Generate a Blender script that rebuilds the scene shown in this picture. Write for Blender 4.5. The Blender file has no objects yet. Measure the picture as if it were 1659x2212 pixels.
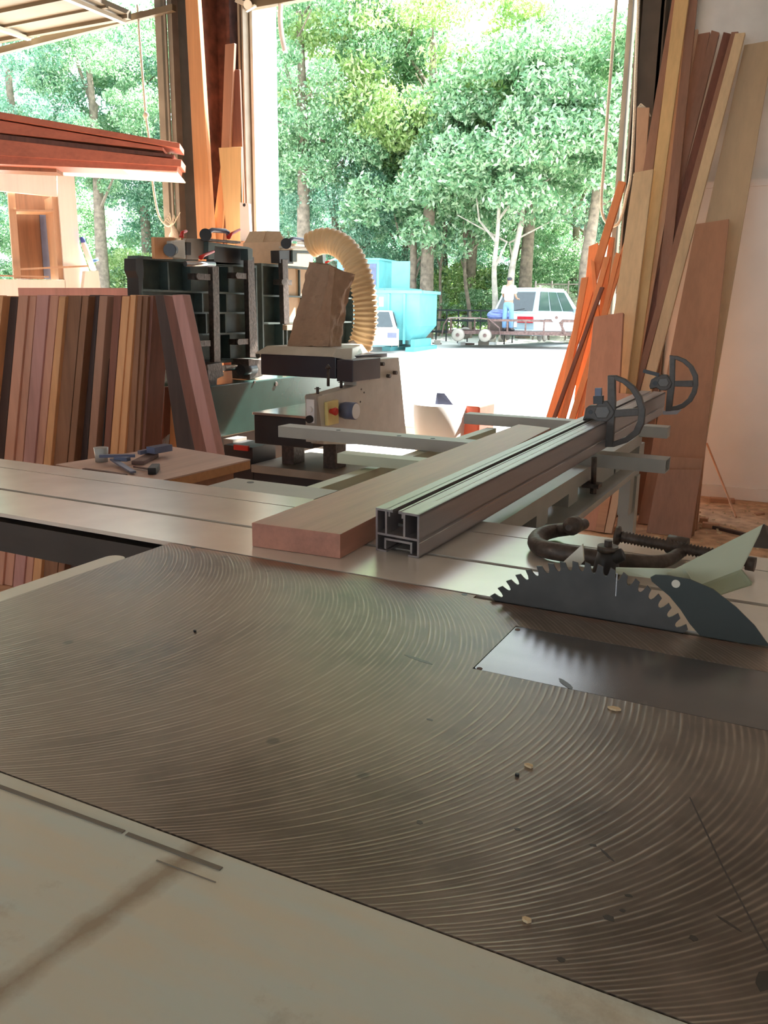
import bpy, bmesh, math, random
import numpy as np
from mathutils import Vector, Matrix
random.seed(7); rng = np.random.default_rng(7)
S = bpy.context.scene; COL = S.collection

# ------------------------------------------------------------------ camera
F = 1840.; CX, CY = 829.5, 1106.
def _ray(p): return np.array([(p[0]-CX)/F, -(p[1]-CY)/F, -1.])
def _n(v): return v/np.linalg.norm(v)
_Y = _n(_ray((1800, 678))); _X = -_n(_ray((-2900, 618))); _X = _n(_X-_Y*np.dot(_X, _Y)); _Z = np.cross(_X, _Y)
ROT = np.array([_X, _Y, _Z]); T = .88; CAM = np.array([0, 0, T+.42])
cam = bpy.data.cameras.new('camera'); cam.sensor_fit = 'VERTICAL'; cam.sensor_height = 36
cam.lens = F*36/2212; cam.clip_start = .02; cam.clip_end = 500
co = bpy.data.objects.new('camera', cam); COL.objects.link(co)
m4 = Matrix.Identity(4)
for i in range(3):
    for j in range(3): m4[i][j] = float(ROT[i][j])
    m4[i][3] = float(CAM[i])
co.matrix_world = m4; S.camera = co
# ------------------------------------------------------------------ light
w = bpy.data.worlds.new('sky'); S.world = w; w.use_nodes = True
bg = w.node_tree.nodes['Background']; bg.inputs[0].default_value = (.80, .91, 1.0, 1); bg.inputs[1].default_value = 3.2
sl = bpy.data.lights.new('sun', 'SUN'); sl.energy = 34; sl.angle = .009; sl.color = (1, .95, .86)
so = bpy.data.objects.new('sun', sl); COL.objects.link(so)
so.rotation_euler = Vector((.16, .68, .71)).to_track_quat('Z', 'Y').to_euler(); so.location = (0, 12, 14)
S.view_settings.view_transform = 'Standard'; S.view_settings.look = 'None'
S.view_settings.exposure = 0.52; S.view_settings.gamma = 1; S.view_settings.use_curve_mapping = False
S.cycles.max_bounces = 10; S.cycles.diffuse_bounces = 6; S.cycles.transparent_max_bounces = 16

# ------------------------------------------------------------------ pixel -> place
def pz(x, y, z):
    d = ROT@_ray((x, y)); return Vector(CAM+d*((z-CAM[2])/d[2]))
def py(x, y, Y):
    d = ROT@_ray((x, y)); return Vector(CAM+d*((Y-CAM[1])/d[1]))
def px(x, y, X):
    d = ROT@_ray((x, y)); return Vector(CAM+d*((X-CAM[0])/d[0]))
def pp(x, y, p0, n):
    d = Vector(ROT@_ray((x, y))); n = Vector(n); c = Vector(CAM); return c+d*(n.dot(Vector(p0)-c)/n.dot(d))
def V(*a): return Vector(a)

# ------------------------------------------------------------------ materials
def nodes(name):
    m = bpy.data.materials.new(name); m.use_nodes = True; nt = m.node_tree
    return m, nt, nt.nodes['Principled BSDF']
def N(nt, t, **k):
    n = nt.nodes.new(t)
    for a, b in k.items(): setattr(n, a, b)
    return n
def ramp(nt, stops):
    r = N(nt, 'ShaderNodeValToRGB'); e = r.color_ramp.elements
    while len(e) < len(stops): e.new(.5)
    for q, (p, c) in zip(e, stops): q.position = p; q.color = (*c, 1)
    return r
def mat(name, col, rough=.6, metal=0., var=.15, scale=8., bump=0., stretch=(1, 1, 1), spec=.5):
    m, nt, b = nodes(name)
    tc = N(nt, 'ShaderNodeTexCoord'); mp = N(nt, 'ShaderNodeMapping'); mp.inputs['Scale'].default_value = stretch
    no = N(nt, 'ShaderNodeTexNoise'); no.inputs['Scale'].default_value = scale; no.inputs['Detail'].default_value = 5
    nt.links.new(tc.outputs['Object'], mp.inputs[0]); nt.links.new(mp.outputs[0], no.inputs['Vector'])
    c = Vector(col); r = ramp(nt, [(.3, c*(1-var)), (.7, c*(1+var))])
    nt.links.new(no.outputs['Fac'], r.inputs[0]); nt.links.new(r.outputs[0], b.inputs['Base Color'])
    b.inputs['Roughness'].default_value = rough; b.inputs['Metallic'].default_value = metal
    b.inputs['Specular IOR Level'].default_value = spec
    if bump:
        bm_ = N(nt, 'ShaderNodeBump'); bm_.inputs['Strength'].default_value = bump; bm_.inputs['Distance'].default_value = .01
        nt.links.new(no.outputs['Fac'], bm_.inputs['Height']); nt.links.new(bm_.outputs[0], b.inputs['Normal'])
    return m
_AX = {'x': (.06, 1, 1), 'y': (1, .06, 1), 'z': (1, 1, .06)}
def wood(name, c, axis='z', var=.25, rough=.55, scale=45, knots=False):
    m, nt, b = nodes(name); c = Vector(c)
    tc = N(nt, 'ShaderNodeTexCoord'); mp = N(nt, 'ShaderNodeMapping'); mp.inputs['Scale'].default_value = _AX[axis]
    no = N(nt, 'ShaderNodeTexNoise'); no.inputs['Scale'].default_value = scale; no.inputs['Detail'].default_value = 7; no.inputs['Roughness'].default_value = .65
    n2 = N(nt, 'ShaderNodeTexNoise'); n2.inputs['Scale'].default_value = scale*.16; n2.inputs['Detail'].default_value = 3
    oi = N(nt, 'ShaderNodeObjectInfo')
    mx = N(nt, 'ShaderNodeMath', operation='MULTIPLY_ADD'); mx.inputs[1].default_value = .5
    ad = N(nt, 'ShaderNodeVectorMath', operation='ADD')
    nt.links.new(tc.outputs['Object'], ad.inputs[0]); nt.links.new(oi.outputs['Location'], ad.inputs[1])
    nt.links.new(ad.outputs[0], mp.inputs[0])
    for q in (no, n2): nt.links.new(mp.outputs[0], q.inputs['Vector'])
    nt.links.new(no.outputs['Fac'], mx.inputs[0]); m3 = N(nt, 'ShaderNodeMath', operation='MULTIPLY'); m3.inputs[1].default_value = .5
    nt.links.new(n2.outputs['Fac'], m3.inputs[0]); nt.links.new(m3.outputs[0], mx.inputs[2])
    r = ramp(nt, [(.36, c*(1-var)), (.5, c), (.64, c*(1+var*.8))])
    nt.links.new(mx.outputs[0], r.inputs[0]); nt.links.new(r.outputs[0], b.inputs['Base Color'])
    b.inputs['Roughness'].default_value = rough
    bp = N(nt, 'ShaderNodeBump'); bp.inputs['Strength'].default_value = .12; bp.inputs['Distance'].default_value = .004
    nt.links.new(no.outputs['Fac'], bp.inputs['Height']); nt.links.new(bp.outputs[0], b.inputs['Normal'])
    return m
M = {}
M['concrete'] = mat('yard_concrete', (.62, .61, .58), .9, scale=1.5, var=.12)
M['sawdust'] = mat('sawdust_floor', (.52, .32, .20), .95, scale=14, var=.3, bump=.6)
M['white_wall'] = mat('white_wall_paint', (.80, .78, .75), .6, scale=2.5, var=.05)
M['upper_wall'] = mat('grey_wall_panel', (.74, .73, .69), .6, scale=4, var=.12)
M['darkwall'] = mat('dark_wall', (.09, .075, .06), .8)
M['ceiling'] = mat('ceiling_liner', (.35, .33, .30), .8)
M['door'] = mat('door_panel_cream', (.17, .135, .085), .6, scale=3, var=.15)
M['redsteel'] = mat('red_oxide_steel', (.13, .045, .03), .55, scale=12, var=.5)
M['track'] = mat('galvanised_track', (.30, .26, .21), .5, .2, scale=6)
M['blue'] = mat('pale_blue_trim', (.15, .26, .31), .5, var=.04)
M['cream'] = mat('cream_paint', (.62, .58, .48), .4, scale=5, var=.06)
M['alu'] = mat('anodised_aluminium', (.33, .30, .30), .34, .55, scale=60, var=.08, stretch=(1, .03, 1))
M['groove_shade'] = mat('shaded_channel', (.035, .03, .026), .7, 0)  # near-black colour paints the shade down in the table and fence grooves
M['slider'] = mat('sliding_table_aluminium', (.66, .61, .54), .24, .3, scale=7, var=.08)
M['railpaint'] = mat('grey_green_rail_paint', (.35, .345, .31), .42, .0, scale=10, var=.07)
M['railgreen'] = mat('pale_green_rail_paint', (.50, .55, .42), .45, var=.06)
M['black'] = mat('black_enamel', (.018, .018, .02), .4, .1, var=.3)
M['iron'] = mat('dark_cast_iron', (.085, .066, .056), .5, .5, scale=60, var=.35, bump=.25)
M['stopgrey'] = mat('grey_cast_stop', (.085, .076, .07), .5, .3, scale=80, var=.12, bump=.1)
M['castgreen'] = mat('grey_green_casting', (.065, .095, .09), .55, .1, scale=20, var=.2, bump=.1)
M['machgreen'] = mat('dark_green_enamel', (.014, .042, .036), .25, .1, var=.15)
M['machgrey'] = mat('light_machine_grey', (.50, .48, .42), .4, .1, scale=12, var=.1)
M['guardgrey'] = mat('guard_grey', (.33, .30, .26), .5, var=.1)
M['red'] = mat('red_plastic', (.55, .03, .02), .4)
M['yellow'] = mat('yellow_plate', (.75, .62, .25), .5)
M['bluegrey'] = mat('blue_grey_plastic', (.10, .12, .20), .35)
M['chrome'] = mat('bright_metal', (.6, .6, .62), .2, .9)
M['white'] = mat('white_plastic', (.8, .8, .8), .4, var=.03)
M['cardboard'] = mat('cardboard', (.52, .40, .28), .85, scale=30, var=.06)
M['kraft'] = mat('kraft_paper', (.36, .235, .155), .85, scale=14, var=.08, bump=.3)
M['hose'] = mat('tan_hose', (.72, .50, .27), .5, var=.05)
M['rope'] = mat('rope', (.70, .66, .55), .9, scale=200, var=.3)
M['teal'] = mat('teal_paint', (.13, .42, .44), .45, scale=3, var=.12)
M['rust'] = mat('rusty_steel', (.17, .11, .10), .8, .2, scale=15, var=.4)
M['tyre'] = mat('tyre_rubber', (.02, .02, .024), .8)
M['van'] = mat('pale_blue_car_paint', (.42, .55, .60), .25, .3, var=.03)
M['carwhite'] = mat('white_car_paint', (.8, .8, .8), .3)
M['glass'] = mat('dark_car_glass', (.02, .035, .04), .08, .0, var=.1, spec=.8)
M['lamp'] = mat('red_lamp_lens', (.5, .02, .03), .3)
M['shirt'] = mat('cream_shirt', (.78, .76, .62), .9, var=.05)
M['jeans'] = mat('blue_jeans', (.16, .30, .50), .9, var=.1)
M['skin'] = mat('skin', (.33, .19, .13), .6, var=.05)
M['hair'] = mat('dark_hair', (.02, .02, .03), .7)
M['bark'] = mat('tree_bark', (.20, .16, .12), .9, scale=6, var=.4, bump=.5)
M['palebark'] = mat('pale_tree_bark', (.42, .38, .32), .9, scale=5, var=.3, bump=.4)
M['steel'] = mat('saw_steel', (.065, .062, .058), .42, .5, scale=20, var=.2)
M['insert'] = mat('ground_insert_steel', (.16, .15, .145), .22, .65, scale=14, var=.18, stretch=(.25, 1, 1))
M['chip'] = mat('wood_chip', (.62, .48, .30), .8)
W = {
 'maho': wood('brown_mahogany', (.43, .19, .13), 'y', .2, .4, 60),
 'table': wood('pinkish_plank', (.52, .36, .30), 'y', .18, .6, 40), 'edge': wood('orange_edge', (.45, .22, .10), 'x', .2),
 'salmon': wood('salmon_wood', (.55, .27, .18), 'z', .14), 'orange': wood('orange_wood', (.62, .31, .14), 'z', .16),
 'brown': wood('brown_wood', (.25, .115, .06), 'z', .25), 'redbrown': wood('red_brown_wood', (.19, .07, .045), 'z', .3),
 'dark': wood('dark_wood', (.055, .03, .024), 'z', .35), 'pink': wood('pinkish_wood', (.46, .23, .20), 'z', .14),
 'pale': wood('pale_pine', (.68, .50, .30), 'z', .14), 'yellow': wood('yellow_pine', (.70, .47, .22), 'z', .12),
 'tan': wood('tan_wood', (.55, .36, .24), 'z', .12), 'rosy': wood('rosy_brown_wood', (.33, .17, .11), 'z', .18),
 'ply': wood('plywood_face', (.40, .20, .115), 'z', .13, .5, 30), 'paleply': wood('pale_plywood', (.58, .42, .26), 'z', .1, .6, 25),
 'cedar': wood('orange_cedar', (.70, .27, .11), 'z', .16), 'redbeam': wood('red_beam', (.42, .13, .08), 'x', .18),
 'white': wood('overlit_plywood', (.93, .90, .84), 'z', .05, .6), 'offcut': wood('offcut_wood', (.50, .26, .15), 'x', .2),  # near-white wood stands in for strong bounced light on the cabinet
}
# cast iron top with the arc marks the milling cutter left, their highlights painted lighter
def cast_top():
    m, nt, b = nodes('milled_cast_iron'); L = nt.links.new
    g = N(nt, 'ShaderNodeNewGeometry'); sp = N(nt, 'ShaderNodeSeparateXYZ'); L(g.outputs['Position'], sp.inputs[0])
    def ma(op, a, bb=None, c=None):
        n = N(nt, 'ShaderNodeMath', operation=op)
        for i, q in enumerate((a, bb, c)):
            if q is None: continue
            if isinstance(q, (int, float)): n.inputs[i].default_value = q
            else: L(q, n.inputs[i])
        return n.outputs[0]
    dy = ma('SUBTRACT', sp.outputs[1], .825); r2 = ma('SUBTRACT', .415*.415, ma('MULTIPLY', dy, dy))
    ph = ma('SUBTRACT', sp.outputs[0], ma('SQRT', ma('MAXIMUM', r2, .0004)))
    wob = N(nt, 'ShaderNodeTexNoise'); wob.inputs['Scale'].default_value = 5; L(g.outputs['Position'], wob.inputs['Vector'])
    s = ma('SINE', ma('ADD', ma('MULTIPLY', ph, 2*math.pi/.0074), ma('MULTIPLY', wob.outputs['Fac'], 2.5)))
    crest = ma('POWER', ma('MULTIPLY_ADD', s, .5, .5), 2.5)
    # streaky strength along the arcs: polar-like coordinates (phase, y)
    cb = N(nt, 'ShaderNodeCombineXYZ'); L(ma('MULTIPLY', ph, 130), cb.inputs[0]); L(ma('MULTIPLY', sp.outputs[1], 14), cb.inputs[1])
    st = N(nt, 'ShaderNodeTexNoise'); st.inputs['Scale'].default_value = 1; st.inputs['Detail'].default_value = 3; L(cb.outputs[0], st.inputs['Vector'])
    stv = N(nt, 'ShaderNodeMapRange'); L(st.outputs['Fac'], stv.inputs[0]); stv.inputs[1].default_value = .35; stv.inputs[2].default_value = .7
    dirt = N(nt, 'ShaderNodeTexNoise'); dirt.inputs['Scale'].default_value = 4; dirt.inputs['Detail'].default_value = 8; dirt.inputs['Roughness'].default_value = .6
    L(g.outputs['Position'], dirt.inputs['Vector'])
    r0 = ramp(nt, [(.34, (.10, .078, .062)), (.5, (.185, .148, .12)), (.68, (.24, .192, .155))]); L(dirt.outputs['Fac'], r0.inputs[0])
    mx = N(nt, 'ShaderNodeMixRGB'); mx.inputs[2].default_value = (.46, .38, .30, 1)  # lighter mix paints the highlights along the arc crests
    L(ma('MULTIPLY', ma('MULTIPLY', crest, stv.outputs[0]), .62), mx.inputs[0]); L(r0.outputs[0], mx.inputs[1])
    # dark oil spots and a rusty band along the far edge
    vo = N(nt, 'ShaderNodeTexVoronoi'); vo.inputs['Scale'].default_value = 9; L(g.outputs['Position'], vo.inputs['Vector'])
    spot = ramp(nt, [(.05, (1, 1, 1)), (.075, (0, 0, 0))]); L(vo.outputs['Distance'], spot.inputs[0])
    m2 = N(nt, 'ShaderNodeMixRGB'); m2.inputs[2].default_value = (.05, .045, .042, 1)
    L(ma('MULTIPLY', spot.outputs[0], .6), m2.inputs[0]); L(mx.outputs[0], m2.inputs[1])
    rn = N(nt, 'ShaderNodeTexNoise'); rn.inputs['Scale'].default_value = 22; L(g.outputs['Position'], rn.inputs['Vector'])
    edge = N(nt, 'ShaderNodeMapRange'); L(ma('ADD', sp.outputs[1], ma('MULTIPLY', ma('SUBTRACT', rn.outputs['Fac'], .5), .06)), edge.inputs[0])
    edge.inputs[1].default_value = 1.12; edge.inputs[2].default_value = 1.15
    m3 = N(nt, 'ShaderNodeMixRGB'); m3.inputs[2].default_value = (.25, .11, .06, 1)
    L(ma('MULTIPLY', edge.outputs[0], .8), m3.inputs[0]); L(m2.outputs[0], m3.inputs[1]); L(m3.outputs[0], b.inputs['Base Color'])
    b.inputs['Metallic'].default_value = .45; b.inputs['Specular IOR Level'].default_value = .5
    rr = N(nt, 'ShaderNodeMapRange'); L(dirt.outputs['Fac'], rr.inputs[0]); rr.inputs[3].default_value = .28; rr.inputs[4].default_value = .46; L(rr.outputs[0], b.inputs['Roughness'])
    bp = N(nt, 'ShaderNodeBump'); bp.inputs['Strength'].default_value = .35; bp.inputs['Distance'].default_value = .0006
    L(ma('MULTIPLY', crest, stv.outputs[0]), bp.inputs['Height']); L(bp.outputs[0], b.inputs['Normal'])
    return m
M['cast'] = cast_top()
# worn laminate with brown smears
def laminate():
    m, nt, b = nodes('worn_cream_laminate'); L = nt.links.new
    g = N(nt, 'ShaderNodeNewGeometry'); mp = N(nt, 'ShaderNodeMapping'); mp.inputs['Scale'].default_value = (3, 16, 1); mp.inputs['Rotation'].default_value = (0, 0, .15)
    L(g.outputs['Position'], mp.inputs[0])
    a = N(nt, 'ShaderNodeTexNoise'); a.inputs['Scale'].default_value = 2.2; a.inputs['Detail'].default_value = 6; L(mp.outputs[0], a.inputs['Vector'])
    r = ramp(nt, [(.35, (.60, .56, .45)), (.62, (.54, .585, .53))]); L(a.outputs['Fac'], r.inputs[0])
    m2 = N(nt, 'ShaderNodeMapping'); m2.inputs['Location'].default_value = (.055, 0, 0); m2.inputs['Rotation'].default_value = (0, 0, .0); L(g.outputs['Position'], m2.inputs[0])
    d = N(nt, 'ShaderNodeTexNoise'); d.inputs['Scale'].default_value = 7; d.inputs['Detail'].default_value = 7; d.inputs['Roughness'].default_value = .7; L(m2.outputs[0], d.inputs['Vector'])
    # smear running along a line in x-y
    sp = N(nt, 'ShaderNodeSeparateXYZ'); L(g.outputs['Position'], sp.inputs[0])
    def ma(op, a_, b_=0., c_=0.):
        n = N(nt, 'ShaderNodeMath', operation=op)
        for i, q in enumerate((a_, b_, c_)):
            if isinstance(q, (int, float)): n.inputs[i].default_value = q
            else: L(q, n.inputs[i])
        return n.outputs[0]
    A = pz(0, 2140, T); B = pz(430, 1830, T); dd = (B-A).normalized(); nx, ny = -dd.y, dd.x; k = A.x*nx+A.y*ny
    dist = ma('ABSOLUTE', ma('SUBTRACT', ma('ADD', ma('MULTIPLY', sp.outputs[0], nx), ma('MULTIPLY', sp.outputs[1], ny)), k))
    dist = ma('ADD', dist, ma('MULTIPLY', ma('SUBTRACT', d.outputs['Fac'], .5), .05))
    ln = N(nt, 'ShaderNodeMapRange'); L(dist, ln.inputs[0]); ln.inputs[1].default_value = .016; ln.inputs[2].default_value = .0; 
    sr = ramp(nt, [(.57, (0, 0, 0)), (.72, (1, 1, 1))]); L(d.outputs['Fac'], sr.inputs[0])
    f = ma('ADD', ma('MULTIPLY', ln.outputs[0], .8), ma('MULTIPLY', sr.outputs[0], .6)); f = ma('MINIMUM', f, .9)
    mx = N(nt, 'ShaderNodeMixRGB'); mx.inputs[2].default_value = (.26, .19, .12, 1); L(f, mx.inputs[0]); L(r.outputs[0], mx.inputs[1])
    L(mx.outputs[0], b.inputs['Base Color']); b.inputs['Roughness'].default_value = .45
    return m
M['laminate'] = laminate()
def leafmat(name, cols, tr=.45):
    m = bpy.data.materials.new(name); m.use_nodes = True; nt = m.node_tree; nt.nodes.clear(); L = nt.links.new
    g = N(nt, 'ShaderNodeNewGeometry'); r = ramp(nt, [(i/(len(cols)-1), c) for i, c in enumerate(cols)]); L(g.outputs['Random Per Island'], r.inputs[0])
    d = N(nt, 'ShaderNodeBsdfDiffuse'); t = N(nt, 'ShaderNodeBsdfTranslucent'); gl = N(nt, 'ShaderNodeBsdfGlossy'); gl.inputs['Roughness'].default_value = .4; gl.inputs[0].default_value = (1, 1, 1, 1)
    mx = N(nt, 'ShaderNodeMixShader'); mx.inputs[0].default_value = tr; m2 = N(nt, 'ShaderNodeMixShader'); m2.inputs[0].default_value = .10
    o = N(nt, 'ShaderNodeOutputMaterial'); L(r.outputs[0], d.inputs[0]); L(r.outputs[0], t.inputs[0])
    L(d.outputs[0], mx.inputs[1]); L(t.outputs[0], mx.inputs[2]); L(mx.outputs[0], m2.inputs[1]); L(gl.outputs[0], m2.inputs[2]); L(m2.outputs[0], o.inputs[0])
    return m
M['leaf'] = leafmat('green_leaves', [(.08, .24, .10), (.19, .40, .19), (.34, .55, .30), (.55, .70, .45)])
M['leaf_blue'] = leafmat('blue_green_leaves', [(.06, .22, .14), (.14, .35, .23), (.28, .50, .34), (.45, .64, .48)])
M['leaf_yel'] = leafmat('yellow_green_leaves', [(.24, .42, .12), (.42, .58, .20), (.62, .72, .36)], .55)

# ------------------------------------------------------------------ mesh builder
class MB:
    def __init__(s): s.b = bmesh.new(); s.smooth = False
    def hull(s, bot, top):
        "closed solid between two equal rings of points"
        a = [s.b.verts.new(p) for p in bot]; c = [s.b.verts.new(p) for p in top]; n = len(a)
        s.b.faces.new(a[::-1]); s.b.faces.new(c)
        for i in range(n): s.b.faces.new((a[i], a[(i+1) % n], c[(i+1) % n], c[i]))
        return s
    def box(s, x0, x1, y0, y1, z0, z1, rot=0., piv=None):
        q = [V(x0, y0, z0), V(x1, y0, z0), V(x1, y1, z0), V(x0, y1, z0)]; u = [p+V(0, 0, z1-z0) for p in q]
        if rot:
            c = Vector(piv) if piv else V((x0+x1)/2, (y0+y1)/2, 0); R_ = Matrix.Rotation(rot, 3, 'Z')
            f = lambda p: R_@(p-V(c.x, c.y, 0))+V(c.x, c.y, 0)
            q = [f(p) for p in q]; u = [f(p) for p in u]
        return s.hull(q, u)
    def ext(s, poly, vec):
        poly = [Vector(p) for p in poly]; return s.hull(poly, [p+Vector(vec) for p in poly])
    def beam(s, a, b, wx, wz, up=(0, 0, 1)):
        a = Vector(a); b = Vector(b); d = (b-a).normalized(); sd = d.cross(Vector(up)).normalized(); u = sd.cross(d)
        c = [sd*i*wx/2+u*j*wz/2 for i, j in ((-1, -1), (1, -1), (1, 1), (-1, 1))]
        return s.hull([a+q for q in c], [b+q for q in c])
    def tube(s, pts, r, seg=10, closed=False, caps=True):
        pts = [Vector(p) for p in pts]; n = len(pts); rr = r if hasattr(r, '__len__') else [r]*n
        rings = []; ref = None
        for i, p in enumerate(pts):
            if closed: d = (pts[(i+1) % n]-pts[i-1]).normalized()
            else: d = (pts[min(i+1, n-1)]-pts[max(i-1, 0)]).normalized()
            if ref is None: ref = d.orthogonal().normalized()
            ref = (ref-d*ref.dot(d)).normalized(); bi = d.cross(ref)
            rings.append([s.b.verts.new(p+(ref*math.cos(2*math.pi*k/seg)+bi*math.sin(2*math.pi*k/seg))*rr[i]) for k in range(seg)])
        for i in range(n if closed else n-1):
            A, B = rings[i], rings[(i+1) % n]
            for k in range(seg): 
                f = s.b.faces.new((A[k], A[(k+1) % seg], B[(k+1) % seg], B[k])); f.smooth = seg > 6
        if not closed and caps: s.b.faces.new(rings[0][::-1]); s.b.faces.new(rings[-1])
        return s
    def cyl(s, a, b, r, r2=None, seg=20): return s.tube([a, b], [r, r if r2 is None else r2], seg)
    def build(s, name, m, parent=None, bevel=0., origin=None, tagv=None):
        bmesh.ops.recalc_face_normals(s.b, faces=s.b.faces[:])
        vs = [v.co for v in s.b.verts]
        lo = Vector([min(v[i] for v in vs) for i in range(3)]); hi = Vector([max(v[i] for v in vs) for i in range(3)])
        o0 = Vector(origin) if origin else V((lo.x+hi.x)/2, (lo.y+hi.y)/2, lo.z)
        for v in s.b.verts: v.co -= o0
        me = bpy.data.meshes.new(name); s.b.to_mesh(me); s.b.free()
        if isinstance(m, (list, tuple)):
            for q in m: me.materials.append(q)
        else: me.materials.append(m)
        o = bpy.data.objects.new(name, me); COL.objects.link(o); attach(o, o0, parent)
        if bevel:
            bv = o.modifiers.new('bevel', 'BEVEL'); bv.width = bevel; bv.segments = 2; bv.limit_method = 'ANGLE'; bv.angle_limit = .7
        return o
WL = {}
def attach(o, loc, parent=None):
    loc = Vector(loc); WL[o.name] = loc
    if parent is not None: o.parent = parent; o.location = loc-WL[parent.name]
    else: o.location = loc
def tag(o, label, cat, group=None, kind=None):
    if label: o['label'] = label
    if cat: o['category'] = cat
    if group: o['group'] = group
    if kind: o['kind'] = kind
    return o
def empty(name, loc, label, cat, group=None):
    o = bpy.data.objects.new(name, None); COL.objects.link(o); attach(o, loc); o.empty_display_size = .1
    return tag(o, label, cat, group)
def struct(o): o['kind'] = 'structure'; return o
def bx(*a, **k): return MB().box(*a, **k)
ORD = ['', 'first', 'second', 'third', 'fourth', 'fifth', 'sixth', 'seventh', 'eighth', 'ninth', 'tenth', 'eleventh', 'twelfth', 'thirteenth', 'fourteenth',
       'fifteenth', 'sixteenth', 'seventeenth', 'eighteenth', 'nineteenth', 'twentieth']

# ================================================================== SETTING
YW = 6.5
TOPZ = py(900, -10, YW).z
struct(bx(-10, 3.2, -6, YW+.05, -.06, 0).build('floor', M['sawdust']))
g = MB(); g.hull([V(-70, YW+.05, -.5), V(40, YW+.05, -.5), V(40, 90, -.5), V(-70, 90, -.5)], [V(-70, YW+.05, -.01), V(40, YW+.05, -.01), V(40, 90, .55), V(-70, 90, .55)])
struct(g.build('ground', M['concrete']))
def gz(y): return -.01+(y-YW-.05)*.56/(90-YW-.05)
xr = py(1500, 600, YW).x
struct(bx(-1.37, 3.2, YW, YW+.12, 2.12, 4.9).build('wall_back_upper', M['upper_wall']))
struct(bx(-1.37, 3.2, YW-.03, YW+.12, 0, 2.12).build('wall_back_lower', M['white_wall'], bevel=.004))
struct(bx(-1.2, 3.2, YW-.05, YW+.01, 2.12, 2.16).build('trim_1', M['white_wall']))
struct(bx(-.9, 3.2, YW-.055, YW-.03, 0, .09).build('baseboard_back', M['white_wall'], bevel=.003))
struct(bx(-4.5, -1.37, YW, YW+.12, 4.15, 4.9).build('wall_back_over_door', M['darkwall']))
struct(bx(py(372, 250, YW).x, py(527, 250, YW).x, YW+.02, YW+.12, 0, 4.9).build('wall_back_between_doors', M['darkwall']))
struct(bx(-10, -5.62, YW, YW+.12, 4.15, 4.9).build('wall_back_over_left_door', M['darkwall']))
struct(bx(-10.1, -10, -6, YW+.1, 0, 4.9).build('wall_left', M['upper_wall']))
struct(bx(3.2, 3.3, -6, YW+.1, 0, 4.9).build('wall_right', M['upper_wall']))
wf_ = MB(); wf_.box(-10, -5.0, -6.1, -6, 0, 4.9); wf_.box(2., 3.2, -6.1, -6, 0, 4.9); wf_.box(-5.0, 2., -6.1, -6, 2.5, 4.9); struct(wf_.build('wall_light_block', M['upper_wall']))  # unseen wall added to cut light from behind, its opening sized for that
struct(bx(-10, 3.2, -6, YW+.1, 4.9, 5.0).build('ceiling', M['ceiling']))
# steel column between the doors, I section
XW = lambda x, d=0.: py(x, 250, YW-d).x
c = MB(); c.box(XW(428, .28), XW(440, .28), YW-.28, YW+.01, .001, 4.899); c.box(XW(440, .28), XW(512), YW-.06, YW-.03, .001, 4.899); c.box(XW(512), XW(519), YW-.12, YW+.01, .001, 4.899)
struct(c.build('column_1', M['redsteel']))
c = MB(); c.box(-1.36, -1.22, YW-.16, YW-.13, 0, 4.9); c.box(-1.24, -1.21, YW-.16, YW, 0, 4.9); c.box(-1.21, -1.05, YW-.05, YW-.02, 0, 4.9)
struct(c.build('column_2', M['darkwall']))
# overhead doors, opened
d1 = struct(MB().ext([py(-300, 175, YW-.15), py(372, 8, YW-.15), py(372, 22, YW-.15), py(-300, 190, YW-.15)], (0, .05, 0)).build('door_1', M['door']))
p = MB(); z0 = py(200, 55, YW-.2).z
for i in range(6): 
    y1 = YW-.2-i*.56; p.box(-9.8, -5.75, y1-.54, y1, z0+.02, z0+.06)
    p.box(-9.8, -5.75, y1-.05, y1, z0-.01, z0+.02); p.box(-9.8, -5.75, y1-.30, y1-.27, z0+.0, z0+.02)
p.build('door_panels', M['door'], d1)
for i in range(4):
    xx = -9.4+i*1.18; bx(xx, xx+.05, YW-3.5, YW-.2, z0-.03, z0).build('door_stile', M['cream'], d1)
wst = MB(); pts = [py(x, y, YW-.12) for x, y in ((-80, 118), (0, 108), (60, 98), (130, 80), (200, 60), (260, 40), (310, 26))]
wst.tube(pts, .014, 8); wst.build('weather_strip', M['track'], d1)
d2 = struct(MB().box(-4.6, -1.3, YW-.12, YW-.06, py(620, 6, YW-.1).z, py(620, 6, YW-.1).z+.12).build('door_2', M['door']))
MB().box(-4.6, -1.3, YW-2.6, YW-.1, py(620, 6, YW-.1).z+.10, py(620, 6, YW-.1).z+.14).build('door_panels', M['door'], d2)
tri = MB(); tri.beam(py(512, 2, YW-.15), py(545, 14, YW-.15), .05, .03); tri.cyl(py(535, 10, YW-.25), py(535, 10, YW-.12), .035); tri.beam(py(532, 24, YW-.15), py(552, 12, YW-.15), .03, .015)
tri.build('door_roller', M['cream'], d2)
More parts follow.
